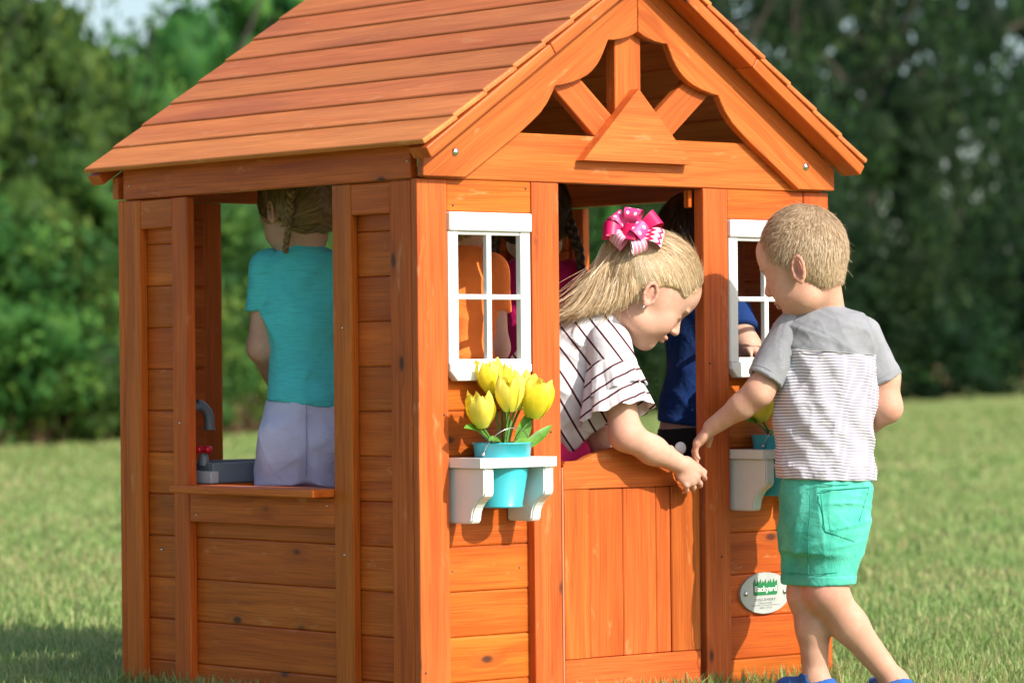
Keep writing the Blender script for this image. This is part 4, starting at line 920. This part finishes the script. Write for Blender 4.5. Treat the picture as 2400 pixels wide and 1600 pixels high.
# ------------------------------------------------------------------ boy outside
def boy_outside():
    F = Fig(7.50, 'boy', 'boy in grey striped tee and green shorts standing outside, back to us', 1905); L = F.L
    H = Head(L(1882, 618, -.01), head_frame((-.93, .37), .34, .04), 1.10, (1, .93, 1.10)); H.caps = [CAPS[0], ((0, -.036, -.016), (.057, .049, .054))]; S = Sdf()
    S.loft([F.row(735, 1880, 2000, .045), F.row(800, 1840, 2042, .062), F.row(1000, 1840, 2030, .07), F.row(1180, 1845, 2030, .08)], .02)
    S.chain([L(1870, 1220, .01), L(1888, 1395, .0), L(1906, 1470, .0), L(1912, 1590, .0)], [.037, .0360, .0345, .0250], .02)
    S.chain([L(1952, 1230, -.02), L(1937, 1388, -.045), L(1992, 1465, -.03), L(2098, 1598, -.02)], [.048, .0425, .0362, .0245], .02)
    g1 = feet(F, S, L(1912, 1590, .0), (-.8, .55)); g2 = feet(F, S, L(2098, 1598, -.02), (-.35, .75))
    S.chain([L(1852, 806, -.01), L(1778, 918, -.035), L(1740, 950, -.02), L(1668, 1001, .02)], [.034, .0290, .0255, .0185], .02)
    hand(S, L(1668, 1001, .02), nrm([-.62, .25, -.72]), np.array([.62, .30, -.55]), np.array([.1, .95, .2]), .98, (.38, .42, .45, .5), .12, (.7, .55, .5))
    S.chain([L(2022, 812, .01), L(2072, 880, .01), L(2079, 955, .0), L(2020, 1010, .10)], [.036, .0315, .0300, .0205], .02)
    hand(S, L(2020, 1010, .10), nrm([-.8, .5, .1]), np.array([-.2, -.2, -1.]), np.array([.2, .8, .5]), .98)
    H.build(S, L(1940, 745, .005), .0355)
    F.put('body', S.mesh(.0029), SKINB, face_attrs(H, [(L(1937, 1388, -.09), .03, .5), (L(2080, 962, 0), .03, .5), (L(1650, 1035, .04), .03, .35), (L(1775, 930, -.04), .03, .35), (L(1985, 1440, -.07), .05, .25)], .006, nape=-.046))
    # hair: close-cropped
    C_ = hair_cap(H, infl=.958, lift=.006, nape=-.052); C_.disp(folds(5, .0004, 300)); V, Q = C_.mesh(.003); cap = F.put('hair', (V, Q), SANDY, dict(rnd=rnd_attr(3, 420)))
    crown = np.array([.012, -.052, .094])
    def flow(q):
        d = q - crown; d /= np.linalg.norm(d, axis=1)[:, None] + 1e-6; sw = np.cross(d, np.array([0, 0, 1.])); return d + .25 * sw + np.array([0, .1, -.55]) * np.clip(.09 - q[:, 2:3], 0, 1) * 8
    (VS, FS), rn = strands_on(H, V, 28000, .017, flow, 3, .06, .965, .08, .00036, .0002)
    F.put('hair_strands', (VS, FS), SANDY, dict(rnd=lambda v: rn), parent=cap)
    (VS, FS), r2 = strands_on(H, V, 500, .018, flow, 3, .45, .97, .3, .00028, .00015); F.put('flyaway_hair', (VS, FS), SANDY, dict(rnd=lambda v: r2), parent=cap)
    # T-shirt
    T = Sdf(); T.loft([F.row(719, 1908, 1974, .042, .0), F.row(731, 1858, 2012, .054), F.row(750, 1832, 2040, .066), F.row(775, 1822, 2054, .074), F.row(810, 1820, 2060, .082), F.row(860, 1822, 2060, .088), F.row(930, 1816, 2057, .090), F.row(1003, 1816, 2046, .094), F.row(1060, 1820, 2043, .098), F.row(1100, 1821, 2050, .102), F.row(1140, 1823, 2053, .103)], .01)
    f1, f2 = folds(21, .0016, 46, (1, .4, .9), 6), creases(22, .0032, 28, (1, .5, .6), 5, 3); zt = L(0, 760)[2]; zb = L(0, 1120)[2]
    def wr(X, Y, Z):
        t = np.clip((zt - Z) / (zt - zb), 0, 1); dg = np.sin((X * 1.0 + Z * .62) * 105 + 1.2 * np.sin(Z * 30)) * .0026 * np.sin(np.pi * t) * (Y < .02); hem = .0018 * np.sin(X * 150 + 2 * np.sin(Y * 60)) * (t > .93)
        return f1(X, Y, Z) * (.3 + t) + f2(X, Y, Z) + dg + hem
    T.disp(wr); T.disp(creases(27, .0016, 62, (1, .5, .8), 4, 4)); T.cut((-.03, 0, -1), L(1938, 1122))
    z_s = lambda V: (V[:, 2] - (L(1880, 818)[2] + (V[:, 0] - L(1880, 818)[0]) / (L(2061, 833)[0] - L(1880, 818)[0]) * (L(2061, 833)[2] - L(1880, 818)[2]))) * 100
    warp = folds(33, .0016, 34)
    sh = F.put('shirt', T.mesh(.0034), M_BOYSHIRT, dict(zone=z_s, sc=lambda V: V[:, 2] + .055 * (V[:, 0] - L(1940, 0)[0]) + .5 * (V[:, 0] - L(1940, 0)[0]) ** 2 + warp(V[:, 0], V[:, 1], V[:, 2]) + .0008 * np.sin(V[:, 0] * 90)))
    V, Q = tube_arrays(np.array([L(1941 + 33 * math.cos(a), 721 + 4 * math.sin(a) - 2 * math.cos(a), .002 + .042 * math.sin(a)) for a in np.linspace(0, 2 * np.pi, 40)]), .0042, 8); F.put('collar', (V, Q), M_GREY, parent=sh)
    V, Q = tube_arrays(np.array([L(1874 + (2064 - 1874) * t, 817 + 16 * t, -.0875 * math.sqrt(max(0, 1 - ((1874 + 190 * t - 1941) / 122) ** 2)) - .0012) for t in np.linspace(0, 1, 26)]), .0013, 6); F.put('yoke_seam', (V, Q), M_GREY, parent=sh)
    for a, b, r0, r1, sd in ((L(1856, 784, -.008), L(1793, 890, -.036), .0440, .0405, 41), (L(2022, 794, .008), L(2072, 893, .008), .0420, .0405, 42)):
        Z = Sdf(); d = nrm(b - a); Z.rc(a - d * .01, b + d * .02, r0, r1, .01); Z.rc(b + d * .03, b - d * .012, r1 - .007, r1 - .010, .003, True); Z.cut(d, b); Z.disp(folds(sd, .0012, 70)); Z.disp(creases(sd + 7, .0022, 34, (1, 1, .8), 4, 3)); F.put('sleeve', Z.mesh(.003), M_GREY, parent=sh)
        u_ = nrm(np.cross(d, [0, 1, 0])); v_ = np.cross(d, u_); ring = np.array([b - d * .012 + (u_ * math.cos(t) + v_ * math.sin(t)) * (r1 + .0004) for t in np.linspace(0, 2 * np.pi, 30)]); F.put('sleeve_hem', tube_arrays(ring, .0010, 5), M_GREY, parent=sh)
    # shorts
    def shorts(off):
        K = Sdf(); K.loft([F.row(1108, 1834 - off, 2044 + off, .088), F.row(1147, 1827 - off, 2047 + off, .097), F.row(1200, 1826 - off, 2035 + off, .104), F.row(1242, 1826 - off, 2022 + off, .104), F.row(1290, 1828 - off, 2008 + off, .098)], .02)
        o = F.m(off); K.rc(L(1880, 1255, .02), L(1891, 1395, .008), .052 + o, .0475 + o, .02); K.rc(L(1955, 1250, -.03), L(1936, 1395, -.040), .062 + o, .0535 + o, .03)
        f3, f4 = folds(51, .0016, 52, (1, .5, 1), 6), creases(52, .0030, 26, (.6, .5, 1), 5, 5)
        K.disp(lambda X, Y, Z: f3(X, Y, Z) + f4(X, Y, Z)); K.disp(creases(57, .0013, 64, (1, .5, 1), 4, 4)); K.cut((.03, 0, -1), L(1910, 1367)); return K
    st = F.put('shorts', shorts(0).mesh(.0032), M_SHORTS)
    pk = shorts(2.4); poly = [(1922, 1150), (2037, 1141), (2008, 1240), (1995, 1266), (1933, 1244)]; cx, cy = np.mean(poly, 0)
    for (ax, ay), (bx, by) in zip(poly, poly[1:] + poly[:1]):
        nx, ny = by - ay, -(bx - ax); sgn = 1 if nx * ((ax + bx) / 2 - cx) + ny * ((ay + by) / 2 - cy) > 0 else -1; pk.cut((sgn * nx, 0, -sgn * ny), L(ax, ay))
    pk.cut((0, 1, 0), (0, -.03, 0)); PV, PQ = pk.mesh(.0028); F.put('pocket', (PV, PQ), M_SHORTS, parent=st); THR = fabric('mint_thread', (.014, .25, .18), var=.1)
    def on_front(VV, pts):
        out = []
        for a, b in pts:
            q = L(a, b); near = VV[(np.abs(VV[:, 0] - q[0]) < .006) & (np.abs(VV[:, 2] - q[2]) < .006)]; y = near[:, 1].min() if len(near) else -.09; out.append((q[0] * (1 + y / F.dep), y - .0004, q[2] * (1 + y / F.dep)))
        return np.array(out)
    def seam(name, VV, ends, r=.0011, n=14):
        pts = [(a0 + (a1 - a0) * t, b0 + (b1 - b0) * t) for (a0, b0), (a1, b1) in zip(ends[:-1], ends[1:]) for t in np.linspace(0, 1, n)[:-1]]; F.put(name, tube_arrays(on_front(VV, pts), r, 5), THR, parent=st)
    SV, SQ = shorts(0).mesh(.0032); seam('pocket_stitching', PV, poly + poly[:1]); seam('side_seam', SV, [(1899, 1140), (1898, 1200), (1893, 1260), (1894, 1352)]); seam('hem_stitching', SV, [(1842, 1342), (1905, 1345), (1980, 1340)], .0009); seam('yoke_stitching', SV, [(1905, 1133), (1960, 1137), (2030, 1132)], .0009)
    hm = shorts(1.6); hm.cut((0, 0, 1), L(0, 1343)); F.put('shorts_hem', hm.mesh(.0032), M_SHORTS, parent=st)
    # sandals
    SB = fabric('sandal_blue', (.03, .12, .42), var=.15); SL = plain('sandal_sole', (.25, .45, .05), .7, .1)
    for g, an, fw in ((g1, L(1912, 1590, .0), (-.8, .55)), (g2, L(2098, 1598, -.02), (-.35, .75))):
        fw = nrm([fw[0], fw[1], 0]); A = Sdf(); A.rc(g + [0, 0, .006] - fw * .03, g + [0, 0, .006] + fw * .11, .034, .030, .01); A.cut((0, 0, 1), g + [0, 0, .012]); A.cut((0, 0, -1), g); sd = F.put('sandal', A.mesh(.003), SL)
        B = Sdf(); h = np.array([0, 0, .022]); B.rc(an, g + h - fw * .012, .0345, .033, .012); B.rc(g + h - fw * .018, g + h * .9 + fw * .070, .0315, .0275, .014); B.rc(an - fw * .004, g + h, .031, .027, .008, True); B.cut((0, 0, 1), g + [0, 0, .058]); B.cut((0, 0, -1), g + [0, 0, .008]); F.put('sandal_strap', B.mesh(.003), SB, parent=sd)
boy_outside()

# ------------------------------------------------------------------ girl leaning over the half door
def girl_door():
    F = Fig(7.52, 'girl', 'blond girl in striped ruffled top with pink bow leaning over the half door', 1270); L = F.L
    H = Head(L(1519, 685, .02), head_frame((.97, .22), .66, -.03), 1.08, (1.03, 1.02, 1.02)); H.brow = True; H.caps = [((0, -.006, .034), (.0775, .0965, .0905)), CAPS[1]]; S = Sdf()
    S.chain([L(1268, 1000, .06), L(1310, 905, .045), L(1395, 825, .03)], [.08, .08, .072], .03)
    S.chain([L(1440, 850, -.055), L(1466, 1018, -.105), L(1530, 1055, -.072), L(1598, 1090, -.015)], [.0360, .0325, .0280, .0200], .02)
    hand(S, L(1590, 1084, -.018), nrm([.66, .20, -.72]), np.array([-.40, .86, -.25]), np.array([.60, .25, .75]), 1.02, (.52, .58, .64, .72), .13, (.95, .32, .10))
    S.chain([L(1400, 880, .10), L(1372, 1000, .075), L(1420, 1035, .04), L(1500, 1050, .02)], [.036, .034, .032, .022], .02)
    hand(S, L(1500, 1050, .02), nrm([.8, .3, .1]), np.array([.2, .0, -1.]), np.array([.3, -.8, 0]), 1.0)
    S.chain([L(1250, 1060, .02), L(1262, 1320, .0), L(1258, 1590, .03)], [.062, .045, .027], .02); S.chain([L(1300, 1060, .10), L(1308, 1320, .09), L(1300, 1590, .12)], [.062, .045, .027], .02)
    feet(F, S, L(1258, 1590, .03), (.85, .3)); feet(F, S, L(1300, 1590, .12), (.85, .3))
    H.build(S, L(1415, 795, .03), .0360)
    F.put('body', S.mesh(.0029), SKIN, face_attrs(H, [(L(1466, 1025, -.13), .03, .45), (L(1640, 1105, .0), .035, .45)], .024, .034))
    # pulled back hair
    C_ = hair_cap(H, infl=.972, lift=.024, side=.034); C_.disp(folds(6, .0008, 260)); V, Q = C_.mesh(.003); cap = F.put('hair', (V, Q), BLOND, dict(rnd=rnd_attr(4, 300)))
    knot = np.array([.03, -.098, .068]); tie = H.P(*knot)
    (VS, FS), rn = strands_on(H, V, 22000, .066, lambda q: knot - q, 5, .0, .985, .06, .00044, .00034); F.put('hair_strands', (VS, FS), BLOND, dict(rnd=lambda v: rn), parent=cap)
    (VS, FS), r2 = strands_on(H, V, 420, .055, lambda q: knot - q, 6, .16, .99, .35, .00030, .00015); F.put('flyaway_hair', (VS, FS), BLOND, dict(rnd=lambda v: r2 * .4 + .6), parent=cap)
    n = 10500; t = np.linspace(0, 1, 9)[None, :, None]; u = rng.beta(1.1, 1.7, (n, 1)); dpt = rng.normal(0, .016, (n, 1)); wisp = (rng.random((n, 1)) < .07)
    p0 = np.stack([L(1472 - 46 * a, 572 + 8 * a, .0) for a in u[:, 0]]) + rng.normal(0, .006, (n, 3)); end = np.stack([L(1486 - 182 * a, 694 + 50 * a ** .7, 0) for a in u[:, 0]]) + rng.normal(0, .006, (n, 3)); end[:, 1] += dpt[:, 0] - .02
    end += wisp * rng.normal(0, .020, (n, 3)) + wisp * np.array([-.02, 0, .0]); midp = .5 * (p0 + end) + np.stack([.004 - .030 * u[:, 0], dpt[:, 0] * .8 - .016, .006 + .024 * u[:, 0]], 1) + wisp * rng.normal(0, .012, (n, 3))
    c1 = p0 + np.stack([-.010 - .018 * u[:, 0], -.014 + .3 * dpt[:, 0], -.040 + .004 * u[:, 0]], 1); c2 = end + np.stack([.004 + .050 * u[:, 0], -.008 + .0 * dpt[:, 0], .032 - .020 * u[:, 0]], 1) + wisp * rng.normal(0, .012, (n, 3)); paths = (1 - t) ** 3 * p0[:, None] + 3 * t * (1 - t) ** 2 * c1[:, None] + 3 * t * t * (1 - t) * c2[:, None] + t ** 3 * end[:, None]; paths = paths + (.0014 * np.sin(t * 9 + u[:, None] * 40)); (VP, FP), rp = ribbons(paths, .00048, .00026, None, .2)
    cl = folds(61, .3, 210, n=4); hue = np.clip(.5 + cl(end[:, 0] * 1.0, end[:, 1] * .3, u[:, 0] * .3) + rng.normal(0, .16, n), 0, 1); rp = np.repeat(hue, 18); F.put('ponytail', (VP, FP), BLOND, dict(rnd=lambda v: rp))
    core = Sdf(); core.chain([L(1448, 590, .01), L(1425, 640, .0), L(1400, 690, -.0)], [.022, .036, .034], .02); F.put('ponytail_core', core.mesh(.004), BLOND, dict(rnd=lambda v: np.full(len(v), .35)))
    # striped top
    T = Sdf(); T.chain([L(1265, 1000, .06), L(1308, 905, .045), L(1392, 820, .03)], [.092, .098, .084], .03); T.rc(L(1248, 890, .06), L(1330, 830, .045), .062, .075, .04); T.rc(L(1392, 812, .02), L(1424, 775, .025), .070, .047, .02); T.rc(L(1330, 960, .03), L(1370, 1000, .03), .085, .075, .03)
    T.cut((.707, 0, -.707), L(1375, 1028)); T.disp(folds(71, .0016, 48, (.6, .4, 1), 6)); T.disp(creases(74, .005, 26, (1, .4, .6), 5, 5)); T.rc(L(1470, 745, .03), L(1425, 770, .028), .034, .037, .004, True)
    sc = lambda V: .83 * V[:, 0] + .55 * V[:, 2] + .004 * np.sin(V[:, 2] * 22)
    sh = F.put('shirt', T.mesh(.0036), M_STRIPE, dict(sc=sc))
    a0 = L(1428, 812, -.045); ar = nrm(L(1448, 985, -.085) - a0)
    U = Sdf(); U.rc(a0, a0 + ar * .075, .050, .052, .01); U.cut(ar, a0 + ar * .07); U.disp(folds(72, .002, 70)); F.put('sleeve', U.mesh(.003), M_STRIPE, dict(sc=sc), parent=sh)
    e1 = nrm(np.cross(ar, [0, 1, 0])); e2 = np.cross(ar, e1)
    def ruffle(z0, z1, r0, r1, slope, name, ph):
        m_, n_ = 14, 96; th = np.linspace(0, 2 * np.pi, n_, endpoint=False)[None]; s = np.linspace(0, 1, m_)[:, None]
        wav = np.sin(th * 9 + ph + .6 * np.sin(2 * th)); rad = r0 + (r1 - r0) * s ** .8 + .0055 * wav * s ** .6 + .002 * np.sin(th * 21 + 2 * ph) * s; zz = z0 + (z1 + slope * np.cos(th - .2) + .003 * np.cos(th * 9 + ph) - z0) * s
        P = a0 + ar * zz[..., None] + (e1 * np.cos(th)[..., None] + e2 * np.sin(th)[..., None]) * rad[..., None]; i = np.arange(m_ - 1)[:, None] * n_; j = np.arange(n_)[None]; Fq = np.stack([i + j, i + (j + 1) % n_, i + n_ + (j + 1) % n_, i + n_ + j], -1).reshape(-1, 4)
        V = P.reshape(-1, 3); return F.put(name, (V, Fq), M_RUFF, dict(sc=lambda V: -.53 * V[:, 0] + .85 * V[:, 2] + .2 * V[:, 1]), parent=sh)
    ruffle(.038, .108, .050, .066, -.018, 'ruffle', .3); ruffle(.072, .150, .053, .078, -.012, 'ruffle', 1.7)
    K = Sdf(); K.chain([L(1272, 1010, .06), L(1280, 1060, .06)], [.088, .092], .03); K.rc(L(1255, 1060, .02), L(1262, 1190, .01), .075, .066, .02); K.rc(L(1310, 1060, .08), L(1308, 1190, .09), .078, .066, .02); K.rc(L(1330, 1050, .04), L(1350, 1062, .03), .05, .035, .02); K.disp(folds(73, .002, 60)); F.put('shorts', K.mesh(.004), M_PINK)
    # bow of ribbon loops
    def bow_mat(name, kind):
        m, nt, b = newmat(name); ua, va = attr(nt, 'ua'), attr(nt, 'va'); pink = (.80, .016, .12); lt = (.85, .30, .47); wt = (.85, .83, .85)
        if kind == 'plain': c = ramp(nt, ua, [(0, (.62, .008, .12)), (1, pink)])
        elif kind == 'dots':
            fx = mth(nt, 'SUBTRACT', mth(nt, 'FRACT', mth(nt, 'MULTIPLY', ua, 5)), .5); fy = mth(nt, 'SUBTRACT', mth(nt, 'FRACT', mth(nt, 'MULTIPLY', va, 2)), .5); d = mth(nt, 'SQRT', mth(nt, 'ADD', mth(nt, 'MULTIPLY', fx, fx), mth(nt, 'MULTIPLY', fy, fy))); c = mixc(nt, mth(nt, 'LESS_THAN', d, .20), (.80, .06, .25), wt)
        elif kind == 'chev':
            tri = mth(nt, 'ABSOLUTE', mth(nt, 'SUBTRACT', mth(nt, 'FRACT', mth(nt, 'MULTIPLY', va, 3)), .5)); c = mixc(nt, mth(nt, 'GREATER_THAN', mth(nt, 'FRACT', mth(nt, 'ADD', mth(nt, 'MULTIPLY', ua, 5), tri)), .5), pink, wt)
        else: c = mixc(nt, mth(nt, 'GREATER_THAN', mth(nt, 'FRACT', mth(nt, 'MULTIPLY', va, 4)), .72), lt, wt)
        if isinstance(c, tuple): b.inputs['Base Color'].default_value = (*c, 1)
        else: nt.links.new(c, b.inputs['Base Color'])
        setp(b, rough=.45, spec=.4); return m
    BM = [bow_mat('ribbon_' + k, k) for k in ('plain', 'dots', 'chev', 'lines')]
    bow = empty('hair_bow', parent=F.root); bc = L(1478, 556, -.030)
    def loop(dx, dz, dy, Ln, wd, mi, twist):
        Ln *= 1.12; d = nrm([dx * 1.15, dy, dz * .85]); nn = nrm(np.cross(d, nrm([twist, -.9, .35]))); up = np.cross(nn, d); up = up if up[1] < 0 else -up
        m_ = 22; t = np.linspace(0, 1, m_)[:, None]; s = np.array([-.5, 0, .5])[None] * wd; prof = np.sin(np.pi * t) ** .9
        c = bc + d * (Ln * np.sin(np.pi * t) ** .75)[:, 0][:, None] + up * ((.018 * np.sin(2 * np.pi * t) + .006)[:, 0])[:, None]; wv = (.35 + .65 * prof)
        V = (c[:, None] + nn[None, None] * (s[..., None] * wv[..., None])).reshape(-1, 3); i = np.arange(m_ - 1) * 3; Fq = np.concatenate([np.stack([i, i + 1, i + 4, i + 3], 1), np.stack([i + 1, i + 2, i + 5, i + 4], 1)]); ua = np.repeat(t[:, 0], 3); va = np.tile([0, .5, 1.0], m_)
        F.put('ribbon_loop', (V, Fq), BM[mi], dict(ua=lambda v: ua, va=lambda v: va), parent=bow)
    for a in [(-.8, .25, -.3, .058, .034, 0, .2), (-.5, .7, .1, .055, .036, 1, .5), (.1, .9, -.1, .056, .038, 1, -.2), (.65, .6, .2, .066, .038, 0, .1), (.95, -.15, -.35, .064, .040, 2, .3), (.35, -.75, -.6, .044, .036, 3, .1), (-.65, -.35, -.6, .042, .034, 3, -.3), (.5, .25, -.8, .042, .038, 1, .5), (-.2, .35, -.85, .036, .036, 0, -.4), (.7, .1, .6, .050, .036, 0, .4), (-.3, .6, .7, .048, .034, 0, 0)]: loop(*a)
    bm = bmesh.new(); bmesh.ops.create_uvsphere(bm, u_segments=10, v_segments=8, radius=.0032); ep = F.loc(H.P(.0775, -.006, -.0395)); link('earring', bm_mesh('earring', bm, True), METAL, F.root, Matrix.Translation(tuple(ep)))
girl_door()

# ------------------------------------------------------------------ children inside
def inside_kid(dep, label, cx, Y, rows, top, bottom, skin, arms, head, legpx, short_rows, hairm, braids, seed, res=.0058, extra=None, feet_dir=(0, 1), strands=2500):
    F = Fig(dep, 'kid', label, cx); L = F.L; S = Sdf(); H = Head(L(*head[0]), head_frame(head[1], head[2]), head[3])
    S.loft([F.row(p, l + 10, r - 10, ry * .8, Y) for p, l, r, ry in rows], .02)
    for (a, e, w_, hd, hn, ht) in arms:
        S.chain([L(*a), L(*e), L(*w_)], [.034, .029, .0205], .02); hand(S, L(*w_), np.array(hd, float), np.array(hn, float), np.array(ht, float), 1.0)
    for lx, ly in legpx:
        S.chain([L(lx, short_rows[0][0] + 60, ly), L(lx, 1360, ly), L(lx, 1585, ly)], [.058, .043, .027], .02); feet(F, S, L(lx, 1585, ly), feet_dir, .027)
    H.build(S, L(cx, rows[0][0] + 12, Y), .034)
    F.put('body', S.mesh(res), skin, face_attrs(H))
    C_ = hair_cap(H, infl=1.02); V, Q = C_.mesh(.004); cap = F.put('hair', (V, Q), hairm, dict(rnd=rnd_attr(seed, 280)))
    if braids: part = lambda q: np.stack([np.sign(q[:, 0]) * .075 - q[:, 0], -.03 - q[:, 1], -.045 - q[:, 2]], 1)
    else: part = lambda q: q - np.array([0, -.05, .09]) + np.array([0, .2, -.6]) * .05
    (VS, FS), rn = strands_on(H, V, strands, .045 if braids else .03, part, 5, .02, 1.03, .08, .0011, .0007); F.put('hair_strands', (VS, FS), hairm, dict(rnd=lambda v: rn), parent=cap)
    for pts, R in braids:
        V, Q = braid([L(*p) for p in pts], R); F.put('braid', (V, Q), hairm, dict(rnd=rnd_attr(seed + 1, 300)))
    T = Sdf(); T.loft([F.row(p, l, r, ry, Y) for p, l, r, ry in rows], .012); f1, f2 = folds(seed, .0018, 46, (1, .4, 1), 6), creases(seed + 9, .0042, 24, (.7, .5, 1), 5, 4)
    T.disp(lambda X, Y_, Z: f1(X, Y_, Z) + f2(X, Y_, Z)); T.cut((-.12, 0, -1), L(cx, rows[-1][0] - 8)); sh = F.put('shirt', T.mesh(res), top)
    for (a, e, w_, *_r) in arms:
        a = L(*a); e = L(*e); d = nrm(e - a); b = a + d * np.linalg.norm(e - a) * .52; Z = Sdf(); Z.rc(a - d * .01, b + d * .02, .044, .041, .01); Z.cut(d, b); Z.disp(folds(seed + 3, .0018, 70)); F.put('sleeve', Z.mesh(res), top, parent=sh)
    K = Sdf(); K.loft([F.row(p, l, r, ry, Y) for p, l, r, ry in short_rows], .02)
    for lx, ly in legpx: K.rc(L(lx, short_rows[-1][0] - 30, ly), L(lx, short_rows[-1][0] + 70, ly), .064, .060, .02)
    (extra(K, L) if extra else None); K.cut((0, 0, -1), L(0, short_rows[-1][0] + 60)); f5 = folds(seed + 5, .0022, 60); K.disp(f5); KV, KQ = K.mesh(res); sho = F.put('shorts', (KV, KQ), bottom)
    if extra:
        sp = []
        for b in np.linspace(950, 1118, 22):
            q = L(718, b); near = KV[(np.abs(KV[:, 0] - q[0]) < .008) & (np.abs(KV[:, 2] - q[2]) < .008)]; sp.append((q[0] * (1 + near[:, 1].min() / F.dep), near[:, 1].min() - .0003, q[2] * (1 + near[:, 1].min() / F.dep)))
        F.put('back_seam', tube_arrays(np.array(sp), .0012, 5), fabric('lavender_thread', (.40, .40, .60), var=.05), parent=sho)
    return F, H
def mirror(rows, cx): return [(p, cx - h, cx + h, ry) for p, h, ry in rows]
# girl in turquoise at the sink
def seat(K, L):
    for sx in (-1, 1): K.el(L(718 + sx * 52, 1046, -.052), (.058, .058, .066), None, .03)
    K.rc(L(718, 960, -.104), L(719, 1050, -.118), .0035, .005, .010, True); K.rc(L(719, 1050, -.118), L(724, 1140, -.108), .005, .012, .02, True)
    K.disp(creases(119, .003, 22, (.8, .3, 1), 4, 4))
inside_kid(7.79, 'blond girl in turquoise tee and lavender shorts, back turned in the side window', 716, 0.0,
    mirror([(577, 44, .045), (592, 72, .055), (620, 98, .066), (660, 106, .074), (732, 102, .082), (816, 82, .082), (880, 86, .086), (925, 91, .090), (955, 94, .092)], 716), M_TURQ, M_LAV, SKIN,
    [((628, 640, .0), (612, 815, .01), (652, 905, .12), (.3, .9, -.1), (0, 0, -1), (.8, 0, 0)), ((806, 640, .0), (818, 815, .01), (780, 905, .12), (-.3, .9, -.1), (0, 0, -1), (-.8, 0, 0))],
    ((697, 492, .01), (-.62, .78), .42, 1.05), [(672, .0), (760, .0)], mirror([(940, 90, .088), (1000, 106, .100), (1070, 114, .106), (1135, 120, .106)], 717), DKBLOND, [([(684, 446, -.090), (682, 490, -.096), (675, 540, -.092), (668, 592, -.080)], .0110), ([(765, 470, -.02), (772, 540, -.02)], .0115)], 110, .0044, extra=seat)
# child in orange behind the white window
inside_kid(7.45, 'child in plain orange tee behind the near white window', 1075, 0.0,
    mirror([(572, 44, .045), (588, 70, .055), (612, 92, .066), (660, 98, .074), (760, 94, .082), (860, 90, .086), (960, 96, .09)], 1078), M_ORANGE, M_BLUE, SKIN,
    [((994, 632, .0), (985, 800, .0), (1010, 900, .10), (.3, .9, -.1), (0, 0, -1), (.8, 0, 0)), ((1146, 650, .0), (1160, 815, -.01), (1120, 900, .10), (-.3, .9, -.1), (0, 0, -1), (-.8, 0, 0))],
    ((1066, 478, .0), (.2, .95), .15, 1.05), [(1040, .0), (1115, .0)], mirror([(945, 92, .088), (1010, 102, .10), (1100, 108, .104)], 1078), DKBLOND, [], 130)
# girl in magenta with braids at the back
inside_kid(8.08, 'girl in magenta top with two dark braids deep inside the playhouse', 1256, 0.0,
    mirror([(604, 44, .045), (618, 70, .055), (642, 92, .066), (690, 98, .074), (780, 92, .080), (870, 90, .085), (960, 96, .09)], 1256), M_MAG, M_BLACK, SKIN,
    [((1172, 662, .0), (1165, 820, .0), (1200, 900, -.08), (.3, -.9, -.1), (0, 0, -1), (.8, 0, 0)), ((1338, 662, .0), (1345, 820, .0), (1310, 900, -.08), (-.3, -.9, -.1), (0, 0, -1), (-.8, 0, 0))],
    ((1252, 510, .0), (.05, .98), .20, 1.05), [(1218, .0), (1296, .0)], mirror([(945, 92, .088), (1010, 102, .10), (1100, 108, .104)], 1256), BROWN, [([(1182, 500, -.03), (1164, 545, -.05), (1160, 600, -.06), (1170, 640, -.07)], .0145), ([(1322, 490, -.03), (1340, 540, -.05), (1358, 590, -.06), (1362, 632, -.07)], .0155)], 150)
# boy in blue by the doorway post
inside_kid(7.93, 'dark haired boy in navy blue tee and black shorts beside the doorway post', 1650, 0.0,
    [(690, 1604, 1690, .045), (704, 1580, 1716, .055), (730, 1570, 1738, .066), (780, 1566, 1742, .076), (850, 1566, 1738, .084), (930, 1548, 1732, .090), (975, 1540, 1730, .094), (1008, 1534, 1732, .096)], M_BLUE, M_BLACK, SKIN,
    [((1722, 745, -.03), (1752, 815, -.09), (1752, 824, -.135), (.4, -.9, .05), (0, .1, -1), (.8, .2, 0)), ((1596, 750, .03), (1612, 880, .09), (1640, 960, .12), (.6, .5, -.5), (0, .6, -.6), (.8, 0, .3))],
    ((1628, 570, -.02), (-.62, -.75), .55, 1.05), [(1600, .0), (1686, .0)], [(1000, 1540, 1728, .088), (1050, 1532, 1734, .10), (1120, 1530, 1738, .104)], BROWN, [], 170, feet_dir=(-.5, -.8))

for o in bpy.data.objects:
    if o.name.split('.')[0] in ('hair_strands', 'flyaway_hair', 'ponytail'): o['kind'] = 'stuff'
